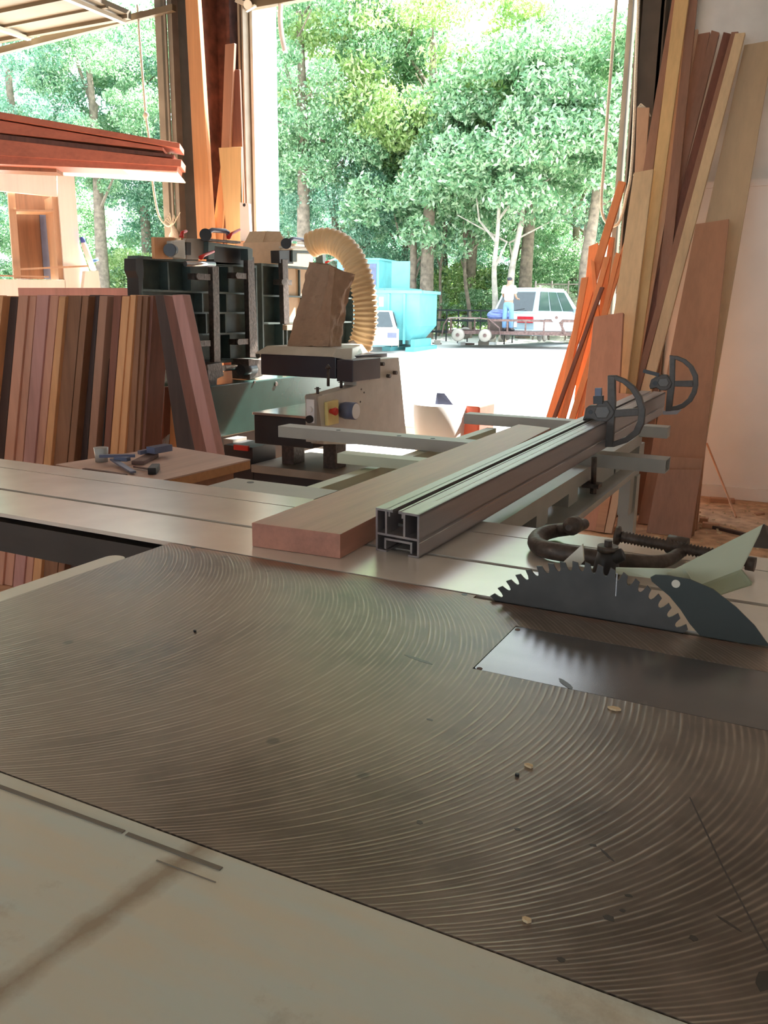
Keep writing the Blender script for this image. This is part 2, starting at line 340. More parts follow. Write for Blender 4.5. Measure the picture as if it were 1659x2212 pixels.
# tracks and jambs
t = MB(); t.box(XW(344, .1), XW(357, .1), YW-.1, YW-.04, 0, 4.4); t.box(XW(362, .12), XW(366, .12), YW-.12, YW-.10, 0, 4.4); t.box(XW(370, .1), XW(380, .1), YW-.1, YW-.02, 0, 4.4)
struct(t.build('trim_2', M['track']))
t = MB(); t.box(XW(518, .14), XW(522, .14), YW-.14, YW-.06, 0, 4.2); t.box(XW(526, .14), XW(529, .14), YW-.14, YW-.06, 0, 4.2); t.box(XW(518, .14), XW(529, .14), YW-.0599, YW-.05, 0, 4.2)
struct(t.build('trim_3', M['track']))
struct(bx(XW(530, .05), XW(543, .05), YW-.05, YW+.06, 0, 4.3).build('trim_4', M['door']))
xp_ = XW(549, .06); struct(bx(XW(543.5, .06), xp_, YW-.06, YW+.10, 0, 4.3).build('trim_5', M['cream']))
yq_ = px(601, 300, xp_).y
struct(bx(xp_-.04, xp_, YW+.101, yq_, 0, 4.4).build('trim_6', M['blue'], bevel=.005))
t = MB(); t.box(-1.47, -1.44, YW-.10, YW+.02, 0, 4.2); t.box(-1.40, -1.385, YW-.14, YW-.04, 0, 4.2)
struct(t.build('trim_7', M['track']))
struct(bx(-1.40, -1.36, YW-.02, YW+.12, 0, 4.3).build('trim_8', M['door']))

# ================================================================== TABLE SAW
saw = empty('table_saw', (-.2, .85, 0), 'large sliding table saw with milled grey cast iron top', 'table saw')
ext = MB(); ext.box(-1.6, 1.0, -.45, .4705, T-.03, T-.0005)
ext.build('extension_table', M['laminate'], saw, bevel=.0008)['label'] = 'worn cream laminate extension table'
sl_ = MB()
for a, b_ in (((-60, 1677), (267, 1797)), ((274, 1801), (478, 1877))):
    A, B = pz(*a, T), pz(*b_, T); sl_.beam(A, B, .0042, .0008)
sl_.build('inlaid_groove', mat('groove_brown', (.17, .15, .12), .7), saw)
A, B = pz(338, 1858, T), pz(466, 1906, T); MB().beam(A, B, .001, .0006).build('scratch', mat('scratch_brown', (.2, .18, .15), .7), saw)
# cast iron top with a recess for insert: built as pieces round the insert plate
top = MB(); x0, x1, y0, y1 = -1.024, 1.0, .4715, 1.152; ix0, iy0, iy1 = -.336, .898, 1.060
bl0, bl1 = 1.140, 1.1505
top.box(x0, x1, y0, iy0, T-.05, T); top.box(x0, ix0, iy0, iy1, T-.05, T); top.box(x0, x1, iy1, bl0, T-.05, T)
top.box(x0, -.43, bl0, y1, T-.05, T)
bmesh.ops.remove_doubles(top.b, verts=top.b.verts[:], dist=1e-5)
top.build('cast_iron_top', M['cast'], saw)
r = .005; ring = []
for cx_, cy_, a0 in ((ix0+.0012+r, iy0+.0012+r, 180), (ix0+.0012+r, iy1-.0012-r, 90)):
    a_ = [V(cx_+r*math.cos(math.radians(a0+k*15)), cy_+r*math.sin(math.radians(a0+k*15)), 0) for k in range(7)]
    ring.append(a_ if a0 == 180 else a_)
poly = ring[0][::-1]  # bottom-left corner going up
poly = [V(.99, iy0+.0012, 0)]+ring[0][::-1]+ring[1][::-1]+[V(.99, iy1-.0012, 0)]
ins = MB().ext([q+V(0, 0, T-.012) for q in poly], (0, 0, .0118)); ins.build('insert_plate', M['insert'], saw)
for q in ((1036, 1444), (1118, 1360)): A = pz(*q, T); MB().cyl(A-V(0, 0, .003), A+V(0, 0, .0002), .0035).build('insert_screw', M['rust'], saw)
for q in ((417, 1183), (1003, 1284)): A = pz(*q, T); MB().cyl(A-V(0, 0, .003), A+V(0, 0, .0003), .0045).build('bolt_hole', M['black'], saw)
# rounded cream rail along the end of the iron top
e = MB(); q = []
for a in range(0, 181, 20): q.append(V(-1.047+.020*math.cos(math.radians(a)), 1.035+.020*math.sin(math.radians(a)), T-.016))
q += [V(-1.067, .40, T-.016), V(-1.027, .40, T-.016)]
e.ext(q, (0, 0, .014)); e.build('end_rail', M['cream'], saw, bevel=.002)
cab = MB(); cab.box(-.85, 1.0, .0, 1.08, 0, T-.06); cab.build('cabinet', M['machgrey'], saw)
# blade in plane y = bl
yb = 1.147
P1, P2, P3 = [py(*q, yb) for q in ((1060, 1286), (1240, 1212), (1448, 1306))]
def circ(a, b_, c_):
    ax, az, bx_, bz, cx_, cz = a.x, a.z, b_.x, b_.z, c_.x, c_.z
    d = 2*(ax*(bz-cz)+bx_*(cz-az)+cx_*(az-bz))
    ux = ((ax**2+az**2)*(bz-cz)+(bx_**2+bz**2)*(cz-az)+(cx_**2+cz**2)*(az-bz))/d
    uz = ((ax**2+az**2)*(cx_-bx_)+(bx_**2+bz**2)*(ax-cx_)+(cx_**2+cz**2)*(bx_-ax))/d
    return ux, uz, math.hypot(ax-ux, az-uz)
bcx, bcz, bR = circ(P1, P2, P3)
teeth = int(round(2*math.pi*bR/.0178)); prof = []
for k in range(teeth):
    a = 2*math.pi*k/teeth; st = 2*math.pi/teeth
    for fr, rr in ((0, bR-.0085), (.07, bR-.0022), (.50, bR), (.53, bR-.009), (.62, bR-.0135), (.76, bR-.0142), (.90, bR-.0125)):
        b_ = a+st*fr; prof.append(V(bcx+rr*math.cos(b_), yb-.0014, bcz+rr*math.sin(b_)))
bl = MB(); nP = len(prof); dyb = V(0, .0028, 0)
inn = [V(bcx+(bR-.02)*math.cos(math.atan2(p_.z-bcz, p_.x-bcx)), yb-.0014, bcz+(bR-.02)*math.sin(math.atan2(p_.z-bcz, p_.x-bcx))) for p_ in prof]
vo_ = [[bl.b.verts.new(p_) for p_ in prof], [bl.b.verts.new(p_) for p_ in inn], [bl.b.verts.new(p_+dyb) for p_ in prof], [bl.b.verts.new(p_+dyb) for p_ in inn]]
for i in range(nP):
    j = (i+1) % nP
    for a_, c_ in ((0, 1), (2, 3), (0, 2)): bl.b.faces.new((vo_[a_][i], vo_[a_][j], vo_[c_][j], vo_[c_][i]))
bl.b.faces.new(vo_[1]); bl.b.faces.new(vo_[3]); blade = bl.build('saw_blade', M['steel'], saw); blade['label'] = 'toothed dark steel blade'
sl2 = MB(); sl2.box(-.43, 1.0, bl0+.0002, y1-.0002, T-.05, T-.006); sl2.build('blade_slot', M['black'], saw)
slot = MB(); A = py(1333, 1238, yb-.0019); B = py(1330, 1288, yb-.0019); slot.beam(A, B, .0015, .0008, up=(0, 1, 0)); slot.build('expansion_slot', M['chrome'], blade)
kn = [(1405, 1247), (1415, 1242), (1440, 1243), (1490, 1252), (1540, 1273), (1590, 1312), (1630, 1352), (1662, 1396), (1600, 1389), (1512, 1373), (1490, 1348), (1470, 1317), (1446, 1288), (1420, 1266), (1408, 1256)]
ky = yb-.003
k_ = MB().ext([py(*q, ky) for q in kn], (0, .003, 0)); kf = k_.build('riving_knife', mat('dark_green_steel', (.04, .046, .042), .45, .5), saw)
A = py(1460, 1261, ky); MB().cyl(A-V(0, .0006, 0), A+V(0, .0002, 0), .0055).build('knife_hole', M['cream'], kf)
stm = mat('oil_stain', (.055, .05, .045), .35, .3)
def stain(q, rx, ry, rot=0.):
    A = pz(*q, T); pts = []
    for j in range(14):
        a = j*math.pi/7; k_ = random.uniform(.75, 1.15); x_, y_ = rx*math.cos(a)*k_, ry*math.sin(a)*k_
        pts.append(A+V(x_*math.cos(rot)-y_*math.sin(rot), x_*math.sin(rot)+y_*math.cos(rot), .00004))
    MB().ext(pts, (0, 0, .00012)).build('oil_stain', stm, saw)
for q, rx, ry, ro in (((1315, 1983), .0045, .0035, 0), ((1358, 1935), .003, .0018, .3), ((1345, 1967), .0025, .002, 0), ((1498, 2027), .003, .003, 0), ((1212, 2073), .003, .0022, 0), ((1118, 1792), .003, .0018, 0),
   ((1282, 1826), .003, .002, 0), ((906, 1776), .003, .003, 0), ((1312, 1848), .009, .0014, -.7), ((1575, 1995), .012, .0014, -.5), ((1650, 2120), .006, .010, 0),
   ((905, 1425), .022, .0035, -.2), ((1222, 1478), .016, .004, -.8), ((928, 1555), .004, .002, 0)): stain(q, rx, ry, ro)
mb = MB(); cr = [pz(*q, T+.00008) for q in ((1490, 1722), (1520, 1785), (1560, 1870), (1600, 1945), (1640, 2020), (1672, 2075))]
for a_, b_ in zip(cr, cr[1:]): mb.beam(a_, b_, .0014, .0001)
mb.build('long_scratch', stm, saw)
# chips
for i, (q, s_, lb) in enumerate((((1327, 1533), .007, 'pale wood chip beside the insert plate on the iron top'), ((1143, 1657), .005, 'small upright wood chip at the middle of the iron top'),
                 ((1117, 1676), .003, 'tiny dark wood crumb beside the small chip on the iron top'), ((1137, 1990), .0045, 'wood chip lying nearest to the cream extension table'),
                 ((421, 1365), .003, 'tiny black crumb near the far end of the iron top'))):
    A = pz(*q, T); mb = MB()
    poly = [A+V(s_*1.0*math.cos(a)*random.uniform(.6, 1.1), s_*.6*math.sin(a)*random.uniform(.6, 1.1), .0003) for a in [j*math.pi/3 for j in range(6)]]
    mb.ext(poly, (0, 0, .0022)); tag(mb.build('wood_chip', M['black'] if i in (2, 4) else M['chip']), lb, 'wood chip')

# ------------------------------------------------------------------ sliding table
sld = empty('sliding_table', (-.8, 1.38, 0), 'long pale aluminium sliding table with two dark grooves beside the iron top', 'sliding table')
SX0, SX1, SY0, SY1 = -3.6, 1.2, 1.158, 1.592
def mbx(lst):
    m_ = MB()
    for a in lst: m_.box(*a)
    return m_
g1 = pz(0, 1009, T).y; g2 = 1.320
mbx([(SX0, SX1, SY0, g2-.007, T-.008, T), (SX0, SX1, g2+.007, g1-.0025, T-.008, T), (SX0, SX1, g1+.0025, SY1, T-.008, T)]).build('table_profile', M['slider'], sld)
mbx([(SX0, SX1, g2-.0068, g2+.0068, T-.02, T-.0075), (SX0, SX1, g1-.0024, g1+.0024, T-.02, T-.004)]).build('groove_floor', M['groove_shade'], sld)
mbx([(SX0, SX1, SY0+.004, SY1-.01, T-.045, T-.0202), (SX0, SX1, SY0+.012, SY1-.05, T-.088, T-.0452)]).build('guide_rail', mat('shaded_rail', (.045, .036, .03), .6, .2), sld)  # dark rail colour paints the shade under the sliding table edge
for xx in (-2.9, .9): bx(xx, xx+.09, 1.25, 1.45, .001, T-.0885).build('support_leg', M['machgrey'], sld)

# ------------------------------------------------------------------ outrigger frame
fr = empty('outrigger_frame', (-1.0, 2.4, 0), 'grey steel outrigger frame carrying the long board and the fence', 'support frame')
def bar(name, a, b_, w_, h_, m_, ztop=T-.0005, hollow=False, lab=None):
    A = V(a[0], a[1], ztop-h_/2); B = V(b_[0], b_[1], ztop-h_/2); mb = MB()
    if hollow:
        mb.beam(A+V(0, 0, h_/2-.0015), B+V(0, 0, h_/2-.0015), w_, .003); mb.beam(A-V(0, 0, h_/2-.0015), B-V(0, 0, h_/2-.0015), w_, .003)
        d = (B-A).normalized().cross(V(0, 0, 1))*(w_/2-.0015)
        mb.beam(A+d, B+d, .003, h_-.006); mb.beam(A-d, B-d, .003, h_-.006)
    else: mb.beam(A, B, w_, h_)
    o = mb.build(name, m_, fr, bevel=.001 if not hollow else 0)
    if lab: o['label'] = lab
    return o
A = pz(600, 920, T); B = pz(1000, 952, T); C = pz(1440, 993, T); A.y += .03; C.y += .02
cb1 = bar('cross_bar', (A.x, A.y+.01), (C.x, C.y+.01), .075, .04, M['railpaint'], hollow=True)
for q in ((731, 929), (862, 941), (935, 947)): P = pz(*q, T); MB().cyl(P-V(0, 0, .002), P+V(0, 0, .0006), .008).build('bar_hole', M['black'], cb1)
A = pz(1003, 893, T); bar('cross_bar', (A.x, A.y+.03), (-.5, A.y+.045), .07, .042, M['railpaint'])
xL = pz(745, 985, T-.01).x
bar('side_rail', (-1.17, 1.60), (-1.17, 3.24), .04, .05, M['railgreen'], T-.043)
A = pz(740, 980, T); bar('cross_bar', (A.x-.02, A.y+.03), (-.72, A.y+.05), .06, .03, M['railgreen'])
mbx([(-.78, -.72, 1.60, 3.45, T-.12, T-.045), (-.78, -.55, 1.60, 3.3, T-.135, T-.1205)]).build('side_rail', M['railpaint'], fr)
mbx([(-1.30, -1.0, 1.594, 1.72, T-.03, T-.004)]).build('mounting_plate', M['railpaint'], fr)
P = pz(541, 1042, T-.004); MB().cyl(P-V(0, 0, .002), P+V(0, 0, .0008), .009).build('plate_hole', M['black'], fr)
# long beam under the fence, with windows
bm_ = MB(); xb = -.60
def beamside(lst):
    for p in lst: bm_.ext([px(*q, xb) for q in p], (-.05, 0, 0))
zt0, zt1, yb0, yb1 = .835, .835, 1.60, 3.42
bm_.box(xb-.05, xb, 1.594, 3.36, .80, .842); bm_.box(xb-.05, xb, 1.594, 3.36, .690, .735)
for y_ in (1.60, 2.02, 2.32, 2.62, 2.9, 3.33): bm_.box(xb-.049, xb-.001, y_, y_+(.10 if y_ != 2.62 else .30), .735, .80)
bm_.build('long_beam', M['railpaint'], fr)
A = px(1282, 1010, -.58); B = px(1282, 1052, -.58); mb = MB(); mb.cyl(A+V(0, 0, .03), B, .008); mb.box(B.x-.03, B.x+.02, B.y-.025, B.y+.025, B.z, B.z+.012); mb.cyl(B-V(0, 0, .02), B, .011, seg=6)
mb.build('clamp_bolt', M['iron'], fr)
A = px(1373, 945, -.6); MB().box(-.64, -.60, 3.20, 3.36, .55, .69).build('drop_bracket', M['railpaint'], fr)
mb = MB(); mb.beam(V(-.62, 3.3, .04), V(-.62, 3.3, .6899), .06, .06, up=(0, 1, 0)); mb.box(-.70, -.54, 3.22, 3.38, .001, .0401); mb.build('support_leg', M['railpaint'], fr)
MB().beam(V(-.64, 1.62, .68), V(-.66, 3.25, .10), .03, .06).build('brace', M['railpaint'], fr)

# ------------------------------------------------------------------ long board and fence
bA, bB, bC, bD = pz(545, 1180, T+.0005), pz(735, 1207, T+.0005), pz(1190, 925, .923), pz(1120, 917, .923)
for q in (bC, bD): q.z = T+.0005
o = MB().ext([bA, bB, bC, bD], (0, 0, .0435)).build('wooden_board', W['maho'], bevel=.0007)
tag(o, 'long thick brown board lying across the sliding table beside the aluminium fence', 'board')
fence = empty('crosscut_fence', (-.64, 1.3, T), 'long grey aluminium fence extrusion clamped across the sliding table', 'fence')
fa = py(812, 1190, 1.295); fb = py(905, 1209, 1.285); z00 = T+.0006
FL0 = V(fa.x, fa.y-.0, z00); FR0 = V(fb.x, fb.y, z00); wf = (FR0-FL0).length; hf = .078
far = py(1434, 893, 3.25); fd = (far-V(FR0.x, FR0.y, z00)).normalized(); flen = (far-FR0).length
sdv = (FR0-FL0).normalized(); upv = sdv.cross(fd).normalized(); 
if upv.z < 0: upv = -upv
def fp(s_, h_, l_=0.): return FL0+sdv*s_*wf+upv*h_+fd*l_
def fext(name, poly, m_, l0=0., l1=None, par=fence, bev=0.):
    l1 = flen if l1 is None else l1
    return MB().ext([fp(a, b_, l0) for a, b_ in poly], fd*(l1-l0)).build(name, m_, par, bevel=bev)
tk = .004/wf; th = .004
prof = []
walls = [((0, .0), (tk, hf)), ((1-tk, 0), (1, hf)), ((0, .030), (1, .034)), ((0, 0), (.25, .003)), ((.75, 0), (1, .003)),
         ((.22, .034), (.22+tk, hf)), ((.64, .034), (.64+tk, hf-.004)), ((tk, hf-.004), (.36, hf)), ((.56, hf-.004), (1, hf)),
         ((.30, hf-.012), (.30+tk*.8, hf-.004)), ((.60, hf-.012), (.60+tk*.8, hf-.004)), ((.2, .022), (.8, .026)), ((.2, .006), (.2+tk, .026)), ((.8, .006), (.8+tk, .026)),
         ((.36, hf-.004), (.40, hf+.0015)), ((.53, hf-.004), (.58, hf+.001))]
mb = MB()
for (a0, h0), (a1, h1) in walls: mb.ext([fp(a0, h0), fp(a1, h0), fp(a1, h1), fp(a0, h1)], fd*flen)
mb.build('extrusion', M['alu'], fence)
fext('groove_floor', [(.40, .045), (.53, .045), (.53, .05), (.40, .05)], M['groove_shade'], .02)
mb = MB(); mb.ext([fp(1.0, .026), fp(1.0, .0275), fp(1.006, .0275), fp(1.006, .026)], fd*flen); mb.build('side_groove', M['chrome'], fence)
mb = MB(); mb.ext([fp(.795, hf+.0001, .1), fp(.80, hf+.0001, .1), fp(.80, hf+.0001, 1.6), fp(.795, hf+.0001, 1.6)], upv*.0003)
for l in range(46): mb.ext([fp(.80, hf+.0001, .15+l*.03), fp(.83, hf+.0001, .15+l*.03), fp(.83, hf+.0001, .152+l*.03), fp(.80, hf+.0001, .152+l*.03)], upv*.0003)
mb.build('scale_marks', M['cream'], fence)
# flip stops
def stop(ylab, yy, P, lab, lever):
    "P: pixel outline pieces in the plane y = yy"
    r = empty('flip_stop', P['base'], lab, 'fence stop', 'D-shaped flip stops on the fence')
    th = V(0, .018, 0)
    D = P['D']; n = len(D[0])
    mb = MB(); o_ = [py(*q, yy) for q in D[0]]; i_ = [py(*q, yy) for q in D[1]]
    for k in range(n-1): mb.ext([o_[k], o_[k+1], i_[k+1], i_[k]], th)
    bmesh.ops.remove_doubles(mb.b, verts=mb.b.verts[:], dist=1e-5)
    mb.build('curved_handle', M['stopgrey'], r, bevel=.002)
    MB().ext([py(*q, yy-.001) for q in P['bar']], th).build('upright_bar', M['stopgrey'], r, bevel=.002)
    MB().ext([py(*q, yy+.001) for q in P['spoke']], th*.8).build('spoke', M['stopgrey'], r, bevel=.002)
    MB().ext([py(*q, yy-.004) for q in P['hub']], V(0, .03, 0)).build('hub', M['stopgrey'], r, bevel=.003)
    MB().ext([py(*q, yy-.007) for q in P['cap']], V(0, .01, 0)).build('hub_cap', mat('stop_cap_grey', (.14, .135, .13), .5, .3), r, bevel=.003)
    A = py(*P['pin'], yy-.006); MB().cyl(A, A+V(0, .01, 0), .006 if yy < 3 else .008).build('pivot_pin', M['black'], r)
    lv = MB(); lever(lv, r)
    return r
def arc_scale(pts, cx_, cy_, s): return [(cx_+(a-cx_)*s, cy_+(b_-cy_)*s) for a, b_ in pts]
yS1 = 2.46
def lev1(mb, r):
    A, B = py(1293, 872, yS1), py(1293, 838, yS1); mb.beam(A, py(1293, 855, yS1), .026, .02, up=(0, 1, 0)); mb.build('lock_lever', M['black'], r)
    m2 = MB(); m2.beam(py(1293, 856, yS1), B, .018, .014, up=(0, 1, 0)); m2.build('lever_tip', M['bluegrey'], r)
stop('', yS1, {'base': py(1300, 915, yS1),
    'D': ([(1312, 811), (1330, 811), (1350, 819), (1370, 835), (1385, 857), (1393, 885), (1391, 915), (1380, 938), (1355, 956), (1325, 966), (1303, 966)],
          [(1314, 819), (1328, 821), (1344, 828), (1360, 842), (1372, 861), (1379, 887), (1377, 910), (1368, 930), (1350, 945), (1323, 955), (1303, 956)]),
    'bar': [(1312, 811), (1328, 813), (1329, 870), (1324, 956), (1322, 966), (1300, 966), (1308, 900), (1312, 870)],
    'spoke': [(1322, 886), (1380, 882), (1380, 898), (1322, 902)],
    'hub': [(1265, 882), (1272, 876), (1288, 876), (1292, 868), (1312, 866), (1322, 880), (1328, 890), (1322, 902), (1310, 912), (1290, 912), (1280, 906), (1268, 905), (1258, 908), (1262, 896)],
    'cap': [(1288, 878), (1312, 877), (1318, 890), (1310, 904), (1289, 904), (1283, 891)], 'pin': (1275, 890)},
    'dark grey D-shaped flip stop at the middle of the aluminium fence', lev1)
yS2 = 3.14
def lev2(mb, r):
    A, B = py(1424, 810, yS2), py(1390, 801, yS2); mb.beam(A, B, .012, .014, up=(0, 1, 0)); mb.build('lock_lever', M['black'], r)
    m2 = MB(); m2.ext([py(*q, yS2-.0) for q in ((1432, 888), (1470, 886), (1462, 895), (1432, 896))], V(0, .03, 0)); m2.build('stop_foot', M['alu'], r)
stop('', yS2, {'base': py(1430, 840, yS2),
    'D': ([(1446, 768), (1462, 769), (1480, 776), (1496, 790), (1507, 811), (1508, 832), (1504, 850), (1494, 868), (1478, 881), (1462, 887), (1444, 890)],
          [(1447, 774), (1460, 777), (1474, 783), (1487, 795), (1496, 814), (1497, 832), (1493, 847), (1485, 861), (1472, 872), (1459, 877), (1444, 880)]),
    'bar': [(1446, 767), (1458, 769), (1457, 830), (1450, 888), (1437, 889), (1441, 840), (1446, 820)],
    'spoke': [(1452, 823), (1497, 822), (1497, 836), (1452, 835)],
    'hub': [(1406, 820), (1414, 815), (1424, 812), (1430, 809), (1440, 810), (1448, 820), (1452, 828), (1448, 838), (1438, 844), (1425, 843), (1418, 838), (1404, 841), (1402, 834)],
    'cap': [(1424, 817), (1441, 816), (1446, 828), (1440, 836), (1425, 836), (1420, 827)], 'pin': (1415, 828)},
    'grey D-shaped flip stop at the far end of the fence', lev2)

# ------------------------------------------------------------------ C-clamp and odd parts on the sliding table
cc = empty('c_clamp', pz(1300, 1200, T), 'big rusty C-clamp lying on the sliding table behind the saw blade', 'clamp')
zc = T+.017
cpx = [(1262, 1132), (1235, 1142), (1205, 1146), (1178, 1152), (1160, 1163), (1160, 1177), (1182, 1188), (1230, 1197), (1290, 1206), (1350, 1213), (1400, 1216), (1440, 1211), (1466, 1196), (1478, 1184)]
# three-quarter view: frame stands slightly off the table
cp_ = [pz(*q, zc+(.012 if k < 2 else 0)) for k, q in enumerate(cpx)]
def smooth_path(P_, n=6):
    out = []
    for i in range(len(P_)-1):
        p0, p1, p2, p3 = P_[max(i-1, 0)], P_[i], P_[i+1], P_[min(i+2, len(P_)-1)]
        for k in range(n):
            t_ = k/n; out.append(.5*((2*p1)+(p2-p0)*t_+(2*p0-5*p1+4*p2-p3)*t_*t_+(3*p1-p0-3*p2+p3)*t_**3))
    return out+[P_[-1]]
path = smooth_path(cp_); nn = len(path)
mb = MB(); rr = [.0105+.005*math.sin(math.pi*min(1, i/nn*1.15)) for i in range(nn)]; mb.tube(path, rr, 12)
for v in mb.b.verts: v.co.z = T+.0005+(v.co.z-T)*1.0 if v.co.z > T else T+.0005
mb.build('frame', M['iron'], cc)
mb = MB()
A, B = pz(1228, 1140, zc+.02), pz(1244, 1133, zc+.02); d = (B-A).normalized(); mb.tube([A, A+d*.006, A+d*.011, B], [.006, .008, .017, .016], 16); mb.build('anvil_pad', M['iron'], cc)
S0, S1 = pz(1345, 1160, zc+.012), pz(1545, 1198, zc+.006); dS = (S1-S0).normalized(); Ls = (S1-S0).length
mb = MB(); nt_ = 27; pts = []; rs = []
for k in range(nt_*2+1): pts.append(S0+dS*Ls*k/(nt_*2)); rs.append(.0078 if k % 2 else .0112)
mb.tube(pts, rs, 12)
E_ = pz(1625, 1219, zc); mb.tube([S1, E_], .0065, 10); mb.build('screw', M['iron'], cc)
mb = MB(); A = pz(1331, 1157, zc+.012); mb.tube([A, A+dS*.005, A+dS*.009, A+dS*.02], [.018, .018, .010, .008], 16); mb.build('swivel_pad', M['iron'], cc)
mb = MB(); A = pz(1462, 1178, zc+.006); mb.tube([A-dS*.016, A+dS*.018], .0165, 14); mb.build('threaded_boss', M['iron'], cc)
mb = MB(); A = pz(1612, 1216, zc); mb.cyl(A, A+dS*.014, .012); mb.build('screw_head', M['iron'], cc)
# lock handle
lk = empty('clamp_handle', pz(1310, 1245, T), 'dark cast lock handle standing behind the top of the saw blade', 'handle')
A = pz(1308, 1250, T+.001); hk = py(1306, 1166, A.y).z-A.z
mb = MB(); mb.tube([A, A+V(0, 0, hk*.15), A+V(0, 0, hk*.5), A+V(0, 0, hk*.72)], [.019, .022, .018, .015], 18); mb.build('stem', M['black'], lk)
mb = MB(); mb.cyl(A+V(0, 0, hk*.7201), A+V(0, 0, hk*.86), .0165); mb.cyl(A+V(0, 0, hk*.86), A+V(0, 0, hk), .007, seg=6); mb.build('cap_nut', M['iron'], lk)
H1 = A+V(.0, 0, hk*.5); H2 = py(1346, 1197, A.y); mb = MB(); mb.tube([H1, (H1+H2)/2, H2, H2+(H2-H1)*.03], [.013, .013, .010, .006], 12); mb.build('handle_bar', M['black'], lk)
tag(MB().ext([py(1212, 1218, 1.20), py(1258, 1176, 1.20), py(1261, 1212, 1.20), py(1250, 1224, 1.20), py(1212, 1226, 1.20)], (0, .006, 0)).build('guard_plate', M['cream']),
    'thin cream angled plate sticking up behind the blade teeth', 'plate')
# pale green blade guard bracket behind the riving knife
gb = empty('blade_guard', pz(1520, 1290, T), 'pale green sheet metal guard bracket behind the riving knife', 'blade guard')
g1_ = [py(1441, 1236, 1.18), py(1645, 1135, 1.18), py(1600, 1232, 1.24), py(1585, 1262, 1.24), py(1500, 1262, 1.18), py(1452, 1246, 1.18)]
MB().ext([py(1440, 1238, 1.17), py(1648, 1133, 1.30), py(1600, 1230, 1.26), py(1500, 1268, 1.20)], (.002, .004, .001)).build('upper_plate', M['railgreen'], gb)
MB().ext([py(1500, 1268, 1.20), py(1600, 1230, 1.26), py(1622, 1258, 1.26), py(1620, 1264, 1.26), py(1545, 1288, 1.20)], (.002, .004, -.001)).build('lower_plate', mat('olive_plate', (.30, .33, .22), .5), gb)
MB().ext([py(1648, 1133, 1.30), py(1662, 1140, 1.36), py(1664, 1186, 1.36), py(1622, 1182, 1.28)], (.002, .003, 0)).build('inner_plate', M['black'], gb)
MB().ext([py(1330, 1227, 1.19), py(1480, 1230, 1.19), py(1500, 1262, 1.19), py(1410, 1250, 1.185), py(1330, 1240, 1.185)], (0, .004, 0)).build('mounting_arm', M['railgreen'], gb)

# ================================================================== LUMBER LEANING ON THE BACK WALL (beside the door)
def lean(name, tl, tr, bl_, br_, yb_, yt, m_, lab, cat, th=.022, zb=.001, grp=None):
    """a board on a leaning plane through y=yb_ at the floor and y=yt at 3.2 m; edges drawn from two sight lines, run down to the floor"""
    nrm = V(0, 3.2, -(yt-yb_)); p0 = V(0, yb_, 0)
    f = lambda q: pp(q[0], q[1], p0, nrm)
    a, b_, c, d = f(tl), f(tr), f(bl_), f(br_)
    c = a+(c-a)*((a.z-zb)/(a.z-c.z)); d = b_+(d-b_)*((b_.z-zb)/(b_.z-d.z))
    nn_ = nrm.normalized()*th
    mb = MB().ext([c, d, b_, a], nn_)
    lo = min(v.co.z for v in mb.b.verts)
    if lo < zb:
        for v in mb.b.verts: v.co.z += zb-lo if v.co.z < .06 else 0
    return tag(mb.build(name, m_, bevel=.0015), lab, cat, grp)
G = 'boards leaning against the wall beside the open door'
